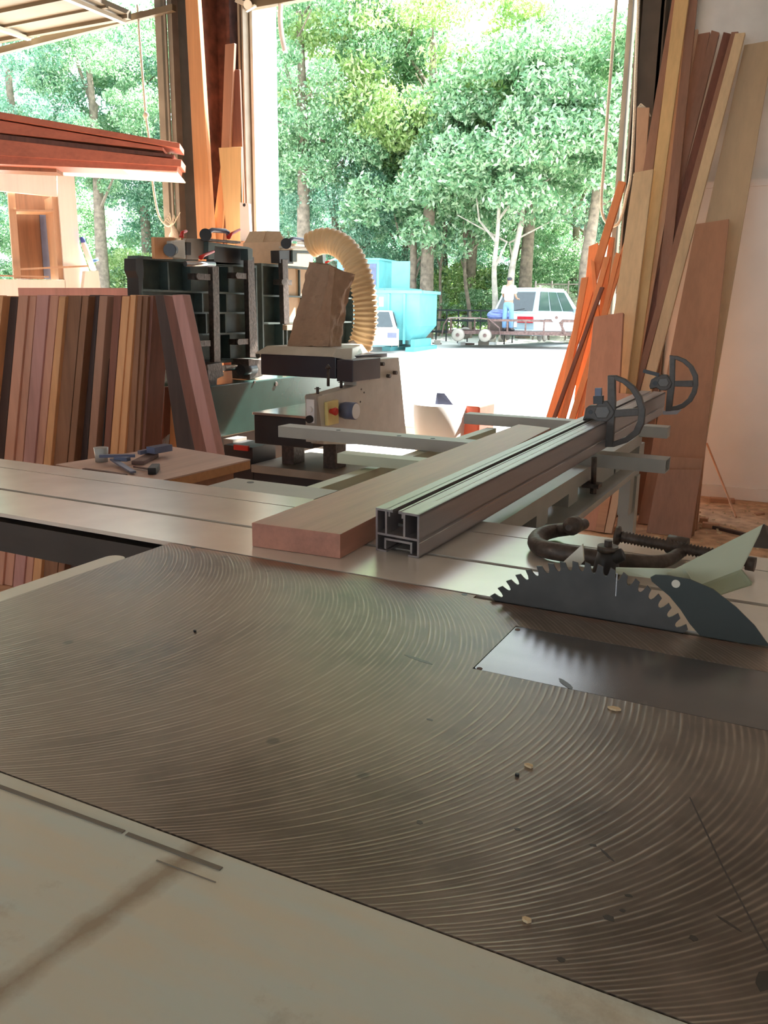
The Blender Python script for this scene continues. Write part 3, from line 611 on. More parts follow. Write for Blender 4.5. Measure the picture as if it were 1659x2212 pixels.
L_ = [
 # front layers are nearer (smaller y)
 ('plywood_board', (1503, 484), (1575, 473), (1405, 986), (1534, 870), 5.35, 6.25, 'ply', 'wide dark brown board with a square top, half height in front of the white wall', .02),
 ('plywood_offcut', (1423, 1014), (1515, 1014), (1398, 1140), (1494, 1152), 5.15, 5.75, 'rosy', 'low tan offcut board standing on the sawdust in front of the wide brown board', .012),
 ('plywood_offcut', (1438, 986), (1518, 990), (1424, 1060), (1508, 1080), 5.22, 5.85, 'ply', 'low red-brown offcut just showing above the tan offcut', .012),
 ('plywood_board', (1608, 97), (1672, 86), (1523, 484), (1592, 560), 5.62, 6.42, 'paleply', 'tallest wide pale board, nearest to the bare white wall', .025),
 ('wood_strip', (1588, 72), (1610, 70), (1443, 620), (1466, 620), 5.48, 6.30, 'pale', 'narrow pale pine strip crossing in front of the wide dark board', .03),
 ('wood_strip', (1580, 69), (1595, 68), (1428, 620), (1443, 620), 5.50, 6.33, 'rosy', 'narrow brown strip directly beside the narrow pale pine strip', .03),
 ('wood_strip', (1563, 69), (1580, 73), (1413, 620), (1430, 620), 5.54, 6.36, 'redbrown', 'narrow dark reddish strip, second in from the pale pine strip', .03),
 ('wood_strip', (1537, 65), (1554, 70), (1404, 590), (1424, 590), 5.57, 6.38, 'rosy', 'narrow brown strip with pointed top, third in from the pale pine strip', .03),
 ('wooden_plank', (1506, 74), (1534, 69), (1380, 660), (1408, 660), 5.60, 6.40, 'rosy', 'wide reddish brown plank between the pink plank and the thin strips', .03),
 ('wooden_plank', (1480, 66), (1508, 63), (1386, 620), (1412, 620), 5.55, 6.30, 'tan', 'pinkish tan plank just beside the tall yellow plank', .03),
 ('wooden_plank', (1460, -20), (1490, -20), (1365, 745), (1392, 700), 5.50, 6.20, 'yellow', 'tallest yellow pine plank running out of the top of the lumber rack', .03),
 ('wooden_plank', (1489, -20), (1508, -20), (1472, 140), (1492, 140), 5.62, 6.24, 'rosy', 'brown plank showing only its top behind the yellow plank', .03),
 ('wooden_plank', (1455, -20), (1461, -20), (1389, 366), (1411, 362), 5.47, 6.22, 'rosy', 'slim brown plank beside the dark door column', .02),
 ('wooden_plank', (1369, 373), (1411, 365), (1334, 620), (1380, 620), 5.42, 6.12, 'pale', 'short pale pine plank with nail holes, topped below the rope knots', .03),
 ('wooden_plank', (1376, 232), (1403, 232), (1372, 374), (1392, 374), 5.60, 6.43, 'tan', 'pale brown plank behind the frayed rope ends', .02),
 ('wooden_plank', (1283, 684), (1346, 675), (1263, 876), (1337, 845), 5.15, 5.95, 'salmon', 'short reddish plank with a dark edge, standing among the orange scraps', .045),
 ('wooden_plank', (1297, 846), (1377, 852), (1270, 1000), (1350, 1000), 5.02, 5.75, 'salmon', 'low pink plank with its flat top just above the fence', .02),
 ('wood_strip', (1310, 1010), (1330, 1010), (1285, 1150), (1305, 1150), 5.0, 5.7, 'offcut', 'short stick standing low under the fence, nearest to the doorway', .03),
 ('wood_strip', (1335, 1012), (1352, 1012), (1306, 1150), (1322, 1150), 5.0, 5.7, 'tan', 'short tan stick standing low under the fence, second from the doorway', .03),
 ('wood_strip', (1357, 1015), (1376, 1015), (1328, 1150), (1346, 1150), 5.02, 5.7, 'rosy', 'short brown stick standing low under the fence, third from the doorway', .03),
]
for n_, a, b_, c, d, y0_, y1_, mm, lab, th_ in L_: lean(n_, a, b_, c, d, y0_, y1_, W[mm], lab, 'board' if 'strip' not in n_ else 'wood strip', th_, grp=G)
G2 = 'orange scrap sticks leaning at the door jamb'
S_ = [
 ((1336, 390), (1351, 393), (1183, 890), (1203, 893), 5.7, 6.35, 'long orange scrap stick reaching highest beside the door rope', .03),
 ((1363, 474), (1373, 476), (1232, 893), (1246, 893), 5.45, 6.28, 'thin orange stick crossing in front of the pale pine plank', .02),
 ((1272, 532), (1292, 524), (1252, 740), (1282, 740), 5.85, 6.44, 'wide orange board end behind the longest scrap stick', .02),
 ((1316, 511), (1327, 513), (1262, 893), (1276, 893), 5.75, 6.40, 'upright orange stick just behind the thin crossing stick', .02),
 ((1256, 600), (1270, 598), (1205, 893), (1216, 893), 5.6, 6.2, 'short orange stick topped beside the chain link fence view', .02),
 ((1305, 555), (1318, 553), (1212, 893), (1224, 893), 5.55, 6.2, 'bright orange stick leaning parallel to the longest scrap stick', .03),
 ((1330, 545), (1340, 548), (1248, 893), (1258, 893), 5.5, 6.2, 'slender orange stick between the crossing stick and reddish plank', .02),
 ((1296, 620), (1304, 620), (1196, 893), (1204, 893), 5.52, 6.05, 'dark red stick in the gap between two orange sticks', .03),
 ((1276, 560), (1284, 565), (1300, 893), (1314, 893), 5.65, 6.35, 'orange stick leaning the opposite way to all other scraps', .02),
]
for i, (a, b_, c, d, y0_, y1_, lab, th_) in enumerate(S_): lean('scrap_stick', a, b_, c, d, y0_, y1_, W['redbrown' if i == 7 else 'cedar'], lab, 'stick', th_, grp=G2)
lean('lit_wood_sheet', (1262, 1010), (1310, 1000), (1212, 1148), (1288, 1152), 5.25, 5.95, W['orange'], 'orange plywood sheet glowing under the far end of the fence', 'plywood sheet', .015, grp=G)
# thin stick on the white wall, offcuts on the floor
A = py(1527, 958, YW-.06); B = pz(1590, 1117, .006); tag(MB().beam(A, B, .010, .010).build('thin_stick', W['offcut']), 'single thin stick leaning on the bare white wall', 'stick')
for i, (q, sx, sy, h_, r_, lab) in enumerate((((1560, 1085), .16, .06, .03, .2, 'flat offcut lying against the foot of the white wall'),
    ((1601, 1075), .08, .03, .09, .5, 'small upright offcut block at the foot of the white wall'), ((1636, 1080), .14, .04, .04, -.2, 'offcut block at the wall foot, nearest the picture edge'),
    ((1535, 1140), .10, .05, .03, .1, 'orange block on the sawdust beside the foot of the boards'), ((1575, 1150), .22, .03, .02, -.5, 'long dark offcut sliver lying on the sawdust floor'),
    ((1520, 1128), .05, .05, .03, 0, 'little square block on the sawdust beside the tan offcut'), ((1640, 1112), .07, .03, .015, .9, 'thin chip of wood lying alone on open sawdust'))):
    P = pz(*q, 0); mb = MB().box(P.x-sx/2, P.x+sx/2, P.y-sy/2, P.y+sy/2, .0005, h_, rot=r_); tag(mb.build('wood_offcut', W['dark' if i == 4 else 'offcut'], bevel=.002), lab, 'wood offcut', 'offcuts lying on the sawdust by the white wall')
mb = MB()
for i in range(900):
    P = V(random.uniform(-.9, 1.4), random.uniform(4.2, 6.4), .0003) if i % 2 else V(random.uniform(-4.5, .5), random.uniform(3.4, 6.4), .0003); s_ = random.uniform(.004, .018); a = random.uniform(0, 6.3)
    mb.ext([P+V(s_*math.cos(a+j*2.1), s_*math.sin(a+j*2.1)*random.uniform(.3, 1), 0) for j in range(3)], (0, 0, random.uniform(.002, .010)))
tag(mb.build('wood_shavings', M['chip']), 'scattered shavings and chips on the sawdust floor', 'wood shavings', kind='stuff')

# ================================================================== ROW OF BOARDS AND TILTED BOARDS (left)
tops = [(-52, -88), (-25, -60), (7, -28), (39, 7), (61, 29), (79, 49), (106, 74), (127, 93), (142, 110), (177, 145), (192, 160), (214, 187), (233, 205), (245, 221), (263, 235), (280, 252), (294, 268), (307, 287), (320, 300), (332, 311)]
rc = ['salmon', 'orange', 'dark', 'salmon', 'salmon', 'pink', 'salmon', 'orange', 'brown', 'brown', 'dark', 'rosy', 'dark', 'redbrown', 'orange', 'orange', 'brown', 'brown', 'redbrown']
dy = [0, .01, .05, 0, .012, .004, .014, .002, .02, .012, .05, .015, .05, .03, 0, .008, .02, .03, .045]
cname = {'salmon': 'salmon', 'orange': 'light orange', 'dark': 'near-black', 'pink': 'pinkish', 'brown': 'brown', 'rosy': 'rosy brown', 'redbrown': 'dark red'}
nb = len(rc)
for i in range(nb):
    yy = 2.6+dy[i]; (a0, a1), (b0, b1) = tops[i], tops[i+1]; yo = 637+((i*7) % 5)*.9
    A, B = py(a0+.8, yo, yy), py(b0-.8, yo, yy); C, D = py(a1+.8, 1000, yy), py(b1-.8, 1000, yy)
    zb = .001; C = A+(C-A)*((A.z-zb)/(A.z-C.z)); D = B+(D-B)*((B.z-zb)/(B.z-D.z)); B.z = A.z; 
    tag(MB().ext([C, D, B, A], (0, .10, 0)).build('upright_board', W[rc[i]], bevel=.0025),
        f'{cname[rc[i]]} board, {ORD[nb-i]} from the planer end of the upright board row', 'board', 'reddish boards standing on end in a row')
TB = [((334, 637), (354, 637), (381, 965), (421, 972), 2.57, 'dark', 'darkest of the tilted boards, next to the upright row', .05),
      ((352, 637), (372, 640), (420, 972), (447, 978), 2.55, 'redbrown', 'dark red tilted board between the darkest one and the pink lit-side one', .05),
      ((371, 637), (394, 636), (446, 978), (469, 979), 2.53, 'pink', 'tilted board nearest to the planer, pink for the lit side of the stack', .045)]  # pinkish wood paints the light-facing side of the tilted boards
for tl, tr, b1, b2, yy, mm, lab, th_ in TB:
    A, B, C, D = py(*tl, yy), py(*tr, yy), py(*b1, yy), py(*b2, yy); zb = .001
    C = A+(C-A)*((A.z-zb)/(A.z-C.z)); D = B+(D-B)*((B.z-zb)/(B.z-D.z))
    tag(MB().ext([C, D, B, A], (0, th_, 0)).build('tilted_board', W[mm], bevel=.003), lab, 'board', 'boards tilted against the upright row')
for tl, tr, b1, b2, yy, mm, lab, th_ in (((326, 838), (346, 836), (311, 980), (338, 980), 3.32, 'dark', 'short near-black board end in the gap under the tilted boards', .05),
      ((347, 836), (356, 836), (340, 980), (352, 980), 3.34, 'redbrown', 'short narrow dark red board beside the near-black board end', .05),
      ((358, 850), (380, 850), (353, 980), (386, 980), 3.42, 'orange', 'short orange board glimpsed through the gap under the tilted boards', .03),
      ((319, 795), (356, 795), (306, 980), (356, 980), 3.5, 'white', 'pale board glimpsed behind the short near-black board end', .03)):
    A, B, C, D = py(*tl, yy), py(*tr, yy), py(*b1, yy), py(*b2, yy); zb = .001
    C = A+(C-A)*((A.z-zb)/(A.z-C.z)); D = B+(D-B)*((B.z-zb)/(B.z-D.z))
    tag(MB().ext([C, D, B, A], (0, th_, 0)).build('short_board', W[mm], bevel=.002), lab, 'board', 'short boards behind the tilted boards')
# pink plank lying behind the row on a trestle
A = py(210, 633, 4.1); B = py(312, 633, 4.1)
st = empty('trestle', V((A.x+B.x)/2, 4.2, 0), 'trestle standing hidden behind the upright board row', 'trestle')
MB().box(A.x-.6, B.x+.3, 4.14, 4.2, A.z-.16, A.z-.08).build('top_bar', W['tan'], st)
for sx in (A.x-.5, B.x+.2):
    for sy in (-.2, .2): MB().beam(V(sx, 4.17+sy, .001), V(sx, 4.17+sy*.1, A.z-.161), .05, .05, up=(0, 1, 0)).build('leg', W['tan'], st)
tag(MB().box(A.x-.7, B.x+.1, 4.09, 4.24, A.z-.079, py(250, 622, 4.1).z).build('wooden_plank', W['pink'], bevel=.002), 'pink plank lying level behind the upright board row', 'board')

# ------------------------------------------------------------------ small wooden table with tools
wt = empty('work_table', (-1.75, 1.95, 0), 'low wooden work table with pinkish top beyond the sliding table', 'table')
ZT = .85
c1, c2 = pz(541, 992, ZT), pz(368, 964, ZT)
pA, pB, pC, pD = V(-1.50, 1.60, ZT), V(c1.x, c1.y, ZT), V(c2.x-.08, c2.y+.10, ZT), V(-2.15, 1.66, ZT)
pA = pz(330, 1042, ZT); pA.y = max(pA.y, 1.61); pD = pz(120, 1003, ZT); pC = c2; 
MB().ext([pA, pB, pC, pD], (0, 0, -.004)).build('top_face', W['table'], wt)
MB().ext([pA-V(0, 0, .0042), pB-V(0, 0, .0042), pC-V(0, 0, .0042), pD-V(0, 0, .0042)], (0, 0, -.026)).build('tabletop_edge', W['edge'], wt, bevel=.002)
MB().beam(pA+V(-.05, .06, -.06), pB+V(-.06, -.02, -.06), .02, .055).build('apron', W['rosy'], wt)
for q in (pA+V(-.08, .06, 0), pB+V(-.10, -.02, 0), pC+V(.03, -.06, 0), pD+V(.08, .02, 0)):
    MB().box(q.x-.02, q.x+.02, q.y-.02, q.y+.02, .001, ZT-.031).build('leg', W['rosy'], wt)
def tl(name, parts, lab, cat, m_='bluegrey'):
    mb = MB()
    for p in parts: mb.beam(*p)
    return tag(mb.build(name, M[m_], bevel=.001), lab, cat, 'dark metal fittings on the wooden work table')
z1 = ZT+.0065
def pt(x, y, h=0): return pz(x, y, z1+h)
tl('metal_clamp', [(pt(300, 978, .012), pt(340, 970, .016), .016, .012), (pt(325, 973, .02), pt(364, 966, .02), .034, .020)], 'blue-grey metal clamp head at the back of the wooden table', 'clamp')
tl('metal_bar', [(pt(214, 985, .02), pt(292, 984, .018), .018, .008), (pt(250, 990, .012), pt(278, 992, .012), .02, .012)], 'dark metal bar lying across the clear cup', 'metal bar')
tl('metal_strip', [(pt(243, 992, .008), pt(288, 1020, .0), .016, .006)], 'blue-grey flat strip pointing toward the sliding table', 'metal strip')
tl('metal_block', [(pt(328, 1018, .004), pt(337, 1008, .004), .022, .018)], 'small black block nearest the sliding table', 'metal block', 'black')
tl('metal_plate', [(pt(181, 1013, -.003), pt(272, 1026, -.003), .012, .005)], 'thin rosy brown slat lying flat nearest the table edge', 'slat', 'rust')
tl('metal_plate', [(pt(290, 1008, .0), pt(322, 1013, .0), .010, .004)], 'thin short bar ending at the small black block', 'metal bar', 'rust')
A = pt(297, 1000, .0); B = pt(330, 983, .0); tag(MB().beam(A, B, .036, .011).build('wooden_block', M['rust'], bevel=.001), 'flat brown wooden block with a dark end in the middle of the fittings', 'wood block')
A = pz(220, 997, ZT+.0005); mb = MB(); mb.tube([A, A+V(0, 0, .02), A+V(0, 0, .042)], [.018, .019, .021], 16); tag(mb.build('clear_cup', mat('cup_grey', (.36, .36, .34), .25)), 'small grey cup standing under the dark metal bar', 'cup')
mb = MB(); A = pt(352, 964)
for k in range(6): mb.tube([A+V(.004*k, 0, 0), A+V(.006*k-.01, .01, .02+.004*k)], .0008, 5)
tag(mb.build('wire_twist', M['track']), 'little twist of stiff wire behind the metal clamp head', 'wire')

# ================================================================== COMBINATION PLANER
pl = empty('combination_planer', (-2.5, 4.0, 0), 'big dark green combination jointer planer with its ribbed tables folded up', 'woodworking machine')
XP = -2.9
def ribbed(y0_, y1_, z0_, z1_, vs, hs, top_extra=0):
    bx(XP-.075, XP-.06, y0_, y1_, z0_, z1_).build('folded_table_plate', M['castgreen'], pl)
    mb = MB(); D0, D1 = XP-.0598, XP
    mb.box(D0, D1, y0_, y0_+.012, z0_, z1_); mb.box(D0, D1, y1_-.012, y1_, z0_, z1_); mb.box(D0, D1, y0_+.0121, y1_-.0121, z1_-.014, z1_); mb.box(D0, D1, y0_+.0121, y1_-.0121, z0_, z0_+.014)
    for h in hs: mb.box(D0, D1-.005, y0_+.0121, y1_-.0121, h-.005, h+.005)
    hz = [z0_+.014]+sorted(hs)+[z1_-.014]
    for i, row in enumerate(vs):
        for v_ in row: mb.box(D0, D1-.006, v_-.005, v_+.005, hz[i]+.0052, hz[i+1]-.0052)
    mb.build('folded_table_ribs', M['castgreen'], pl)
zz = lambda q, X=XP: px(*q, X).z
yq = lambda q, X=XP: px(*q, X).y
rows = [zz((430, 723)), zz((430, 676)), zz((430, 631))]
z0c = zz((480, 784)); z1c = zz((420, 562))
v = lambda x, y=640: yq((x, y))
ribbed(v(306), v(556), z0c, z1c, [[v(410, 750), v(500, 750)], [v(390, 700), v(448, 700), v(490, 700)], [v(440, 655), v(492, 655)], [v(366, 600), v(415, 600), v(496, 600)]], rows)
z1d = zz((640, 575)); z0d = zz((640, 760))
r2 = [zz((620, 698)), zz((620, 640)), ]
ribbed(v(566), v(612), z0d, z1d, [[], [], []], r2)
ribbed(v(618), v(765), z0d, z1d, [[v(655, 720), v(700, 720)], [v(655, 660), v(700, 660)], [v(650, 600), v(690, 600)]], r2)
MB().ext([px(*q, XP+.01) for q in ((293, 558), (308, 557), (311, 588), (304, 640), (312, 690), (340, 780), (325, 780), (302, 680), (299, 600), (293, 585))], (-.07, 0, 0)).build('end_casting', M['black'], pl)
for q in (((459, 575), (473, 575), (477, 790), (463, 790)), ((535, 555), (549, 555), (558, 772), (540, 772)), ((610, 560), (622, 560), (626, 700), (614, 700))):
    MB().ext([px(a, b_, XP+.055) for a, b_ in q], (-.03, 0, 0)).build('support_column', M['iron'], pl, bevel=.002)
XB = XP+.05
def pb(name, pts, m_, d_=.04, X=XB, bev=.002, lab=None):
    o = MB().ext([px(*q, X) for q in pts], (-d_, 0, 0)).build(name, m_ if not isinstance(m_, str) else M[m_], pl, bevel=bev)
    if lab: o['label'] = lab
    return o
# upper fence bracket
f1 = pb('fence_bracket', [(450, 522), (538, 534), (546, 538), (546, 562), (536, 562), (535, 538), (464, 531), (463, 560), (450, 560)], 'castgreen', .05, XP+.06)
pb('bracket_back', [(462, 530), (536, 537), (536, 572), (462, 572)], 'black', .05, XP+.0)
pb('wooden_fence_face', [(333, 512), (378, 513), (374, 560), (335, 559)], W['orange'], .02, XP+.02, lab='orange wooden fence face')
pb('guard_arm', [(372, 520), (400, 518), (402, 560), (376, 556)], 'machgrey', .06, XP+.055, .006)
pb('guard_plate', [(402, 515), (451, 516), (451, 560), (403, 560)], 'guardgrey', .02, XP+.03)
pb('guard_slot', [(402, 523), (413, 524), (413, 551), (402, 551)], 'black', .01, XP+.035)
mb = MB(); A, B = px(372, 540, XP+.03), px(366, 540, XP+.05); mb.cyl(A, B, .03); mb.build('guard_knob', M['black'], pl)
mb = MB(); mb.tube([px(400, 570, XP+.08), px(430, 570, XP+.09), px(462, 571, XP+.08)], .014, 12); mb.build('clamp_cylinder', M['chrome'], pl)
def lever(pts, r_=.008):
    P = [px(*q, XP+.09) for q in pts]; mb = MB(); mb.tube(P, [r_*1.5, r_, r_*.8][:len(P)], 8); o = mb.build('clamping_lever', M['red'], pl); o['label'] = 'red clamping lever'
lever([(392, 512), (394, 502), (403, 499)]); lever([(433, 557), (440, 552), (462, 543)]); lever([(493, 513), (500, 505), (518, 496)]); lever([(661, 526), (672, 521), (688, 515)]); lever([(704, 567), (714, 563), (724, 559)], .005)
def handle(x0_, x1_, y_):
    mb = MB(); mb.tube([px(x0_-2, y_+18, XP+.07), px(x0_, y_+3, XP+.07), px(x0_+6, y_, XP+.07), px(x1_-6, y_+2, XP+.07), px(x1_, y_+5, XP+.07), px(x1_+3, y_+18, XP+.07)], .012, 10)
    mb.build('carrying_handle', M['bluegrey'], pl); m2 = MB(); m2.cyl(px(x0_-8, y_+10, XP+.075), px(x0_-8, y_+10, XP+.045), .03); m2.build('handle_knob', M['black'], pl)
handle(452, 492, 497); handle(626, 660, 516)
pb('top_rail', [(448, 515), (520, 521), (520, 526), (448, 520)], 'iron', .05, XP+.07)
pb('top_rail', [(618, 531), (702, 535), (702, 540), (618, 536)], 'machgrey', .05, XP+.07)
f2 = pb('fence_bracket', [(632, 540), (700, 542), (704, 546), (704, 575), (698, 575), (696, 549), (642, 547), (642, 566), (632, 566)], 'castgreen', .05, XP+.06)
pb('bracket_block', [(603, 541), (633, 540), (634, 570), (604, 568)], 'black', .06, XP+.05)
# small dark levers and hinges over the ribs
for q in ((432, 598), (515, 596), (432, 742), (518, 738), (612, 610)):
    mb = MB(); A = px(*q, XP+.03); mb.box(A.x-.03, A.x+.02, A.y-.06, A.y+.06, A.z-.015, A.z+.015); mb.cyl(A+V(.02, -.05, 0), A+V(.035, -.05, 0), .016); mb.build('table_latch', M['iron'], pl)
# pivot shaft and hinge blocks low
pb('hinge_block', [(447, 788), (480, 782), (484, 812), (470, 818), (468, 835), (450, 832)], 'iron', .10, XP+.09, .004)
pb('hinge_block', [(536, 776), (568, 776), (568, 812), (540, 820)], 'iron', .12, XP+.10, .004)
mb = MB(); mb.cyl(px(484, 795, XP+.04), px(540, 792, XP+.04), .016); mb.build('pivot_shaft', M['chrome'], pl)
mb = MB(); mb.cyl(px(520, 800, XP+.08), px(548, 797, XP+.08), .03); mb.build('shaft_collar', M['black'], pl)
mb = MB(); mb.cyl(px(557, 768, XP+.12), px(571, 768, XP+.12), .015); mb.build('chrome_fitting', M['chrome'], pl)
# green body
XG = -2.75; gy0 = px(455, 850, XG).y; gy1 = 4.9; gz1 = px(455, 838, XG).z; gz0 = px(455, 950, XG).z
bx(XG-.55, XG, gy0, gy1, gz0, gz1+.01).build('green_side_panel', M['machgreen'], pl, bevel=.006)
for q in ((549, 825), (596, 829)): mb = MB(); A = px(*q, XG); mb.cyl(A-V(.004, 0, 0), A+V(.006, 0, 0), .012 if q[0] > 560 else .006); mb.build('panel_bolt', M['iron'], pl)
bx(-3.25, -2.8, gy0+.08, gy1-.1, .001, gz0-.001).build('rear_base', M['black'], pl)
bx(-2.72, -2.66, 3.50, 3.62, .001, gz0-.001).build('grey_base_edge', M['guardgrey'], pl)
swp = MB(); swp.box(-2.655, -2.48, 3.42, 3.62, .001, .62); sb = swp.build('switch_box', M['black'], pl)
A = py(507, 960, 3.415); B = py(538, 974, 3.415); bx(A.x, B.x, 3.405, 3.419, B.z, A.z+.0).build('red_label', M['red'], sb)
A = py(520, 990, 3.415); B = py(540, 1012, 3.415); bx(A.x, B.x, 3.405, 3.419, B.z, A.z).build('socket_plate', M['guardgrey'], sb)
# planer bed
zb1 = py(545, 890, 3.32).z; xb0 = py(545, 890, 3.32).x
o = bx(xb0, -2.07, 3.32, 4.0, zb1-.012, zb1).build('bed_plate', M['chrome'], pl, bevel=.002); o['label'] = 'bright steel planer bed'
bx(xb0+.005, -2.07, 3.325, 3.99, zb1-.15, zb1-.0125).build('bed_casting', M['black'], pl, bevel=.004)
for xx in (-2.36, -2.12): bx(xx, xx+.07, 3.5, 3.6, .5395, zb1-.151).build('bed_post', M['iron'], pl)
bx(-2.477, -1.95, 3.40, 4.0, .50, .539).build('base_deck', M['track'], pl, bevel=.003)
bx(-2.477, -1.96, 3.42, 4.0, .001, .499).build('planer_base', M['black'], pl)
# planer head
yh = 3.5
pH = lambda x, y: py(x, y, yh)
H0, H1 = pH(548, 764), pH(718, 778)
mb = MB(); zt = pH(560, 742).z-.012; zl = H0.z
xl, xr_ = H0.x, H1.x
xk = py(800, 760, 4.1).x; lo = [V(xl, yh, zl), V(xr_, yh, zl), V(xr_+.06, yh+.08, zl-.02), V(xk, 4.1, zl-.02), V(xl, 4.1, zl)]
up = [V(xl+.045, yh+.05, zt), V(xr_-.01, yh+.05, zt), V(xr_+.035, yh+.13, zt), V(xk-.03, 4.06, zt), V(xl+.045, 4.06, zt)]
hood = mb.hull(lo, up).build('dust_hood', M['machgrey'], pl, bevel=.004)
mb = MB().box(xl+.03, xr_+.01, yh+.015, 4.05, pH(600, 812).z, zl-.001); mb.build('head_casting', mat('blue_black_enamel', (.02, .024, .035), .35), pl, bevel=.004)
mb = MB(); zt0 = pH(640, 808).z; 
for k in range(34):
    xx = xl+.06+k*(xr_-xl-.06)/34; yy_ = yh+.03; mb.ext([V(xx, yy_, zt0+.003), V(xx+.009, yy_, zt0+.003), V(xx+.0045, yy_, zt0-.013)], (0, .02, 0))
o = mb.build('anti_kickback_fingers', M['iron'], pl)
cl0, cl1 = pH(742, 778), pH(772, 824)
bx(xr_+.011, xr_+.10, yh+.02, 3.8, pH(750, 826).z, pH(742, 778).z).build('head_cheek', mat('brown_black_enamel', (.035, .028, .035), .4), pl, bevel=.003)
# control column and body side
XC = -1.99
yc0 = px(685, 856, XC).y
cp2 = [(686, 857), (770, 833), (770, 786), (800, 777), (862, 772), (880, 960), (700, 960)]
MB().ext([px(*q, XC) for q in cp2], (-.07, 0, 0)).build('control_column', M['machgrey'], pl, bevel=.003)
n0 = py(660, 852, yc0); n1 = py(685, 918, yc0)
MB().box(n0.x, n1.x-.001, yc0-.002, yc0+.05, n1.z-.08, n0.z).build('front_panel', M['guardgrey'], pl, bevel=.002)
pf = MB(); a_, b_ = py(663, 862, yc0), py(680, 914, yc0); pf.box(a_.x, b_.x, yc0-.006, yc0-.0021, b_.z, a_.z); pfo = pf.build('button_plate', M['white'], pl)
A = py(672, 884, yc0); MB().cyl(A+V(0, -.02, 0), A-V(0, .005, 0), .014).build('white_button', M['white'], pfo)
A = py(672, 905, yc0); MB().cyl(A+V(0, -.02, 0), A-V(0, .005, 0), .017).build('black_button', M['black'], pfo)
es = MB().ext([px(*q, XC+.001) for q in ((700, 869), (724, 863), (725, 914), (702, 919))], (.018, 0, 0)).build('emergency_stop_plate', M['yellow'], pl, bevel=.002)
A = px(713, 888, XC+.02); mb = MB(); mb.tube([A, A+V(.015, 0, 0), A+V(.03, 0, 0), A+V(.036, 0, 0)], [.010, .014, .019, .015], 14); mb.build('stop_button', M['red'], es)
A = px(738, 886, XC+.001); mb = MB(); mb.tube([A, A+V(.02, 0, 0), A+V(.075, 0, 0)], [.034, .040, .040], 22); gg = mb.build('depth_gauge', M['bluegrey'], pl)
A = A+V(.0755, 0, 0); MB().cyl(A, A+V(.003, 0, 0), .036).build('gauge_face', M['white'], gg)
for q, h_ in (((709, 820), .05), ((686, 842), .012), ((737, 828), .012)):
    A = px(q[0], q[1], XC-.03); mb = MB(); mb.cyl(A-V(0, 0, .03), A+V(0, 0, h_), .007); mb.cyl(A+V(0, 0, h_*.3), A+V(0, 0, h_*.5), .015) if h_ < .03 else mb.cyl(A+V(0, 0, h_), A+V(0, 0, h_+.02), .014, .002)
    mb.build('adjusting_bolt', M['iron'], pl)
mb = MB()
for q in ((775, 795), (774, 806), (776, 815), (791, 790), (780, 841), (786, 848), (778, 868), (798, 819)): A = px(*q, XC); mb = MB(); mb.cyl(A-V(.001, 0, 0), A+V(.003, 0, 0), .0045, seg=8); mb.build('panel_screw', M['iron'], pl)
A = px(802, 789, XC); mb = MB(); mb.cyl(A-V(.002, 0, 0), A+V(.008, 0, 0), .018); mb.build('pivot_bolt', M['black'], pl)
for q in ((812, 785), (822, 786), (836, 812), (850, 805)): A = px(*q, XC+.0); mb = MB(); mb.cyl(A-V(.01, 0, 0), A+V(.02, 0, 0), .010, seg=10); mb.build('side_knob', M['iron'], pl)
# paper bag on the hood
bz = zt+.001
def bagp(x, y, Y): return py(x, y, Y)
yB = 3.62
bA, bB_, bC_ = bagp(624, 722, yB), bagp(710, 740, yB), bagp(735, 722, yB+.14)
for q in (bA, bB_, bC_): q.z = bz
tA, tB_, tM, tC_ = bagp(668, 566, yB), bagp(712, 578, yB), bagp(716, 578, yB), bagp(765, 592, yB+.16)
bag = bmesh.new(); 
ring_b = [bA, (bA+bB_)/2+V(0, -.01, 0), bB_, bC_, bC_+V(-.10, .10, 0), bA+V(.02, .13, 0)]
ring_t = [tA, bagp(714, 573, yB+.05), bagp(722, 580, yB), tC_, tC_+V(-.12, .10, .02), tA+V(.02, .13, 0)]
mid = []
for i, (p_, q_) in enumerate(zip(ring_b, ring_t)):
    m_ = p_.lerp(q_, .45); m_ += V(0, .022 if i in (1,) else (-.006), 0); mid.append(m_)
m2_ = [p_.lerp(q_, .75)+V(0, .02 if i == 1 else 0, 0) for i, (p_, q_) in enumerate(zip(ring_b, ring_t))]
rg = [[bag.verts.new(p_) for p_ in R_] for R_ in (ring_b, mid, m2_, ring_t)]
bag.faces.new(rg[0][::-1])
for a_, c_ in zip(rg, rg[1:]):
    for i in range(6): bag.faces.new((a_[i], a_[(i+1) % 6], c_[(i+1) % 6], c_[i]))
mb = MB(); mb.b.free(); mb.b = bag; o = mb.build('paper_bag', M['kraft'])
sb_ = o.modifiers.new('fine', 'SUBSURF'); sb_.subdivision_type = 'SIMPLE'; sb_.levels = sb_.render_levels = 4
tx_ = bpy.data.textures.new('crumple', 'CLOUDS'); tx_.noise_scale = .07; dp = o.modifiers.new('crumple', 'DISPLACE'); dp.texture = tx_; dp.strength = .03; dp.mid_level = .5
tag(o, 'crumpled brown paper bag leaning on top of the planer hood', 'paper bag')
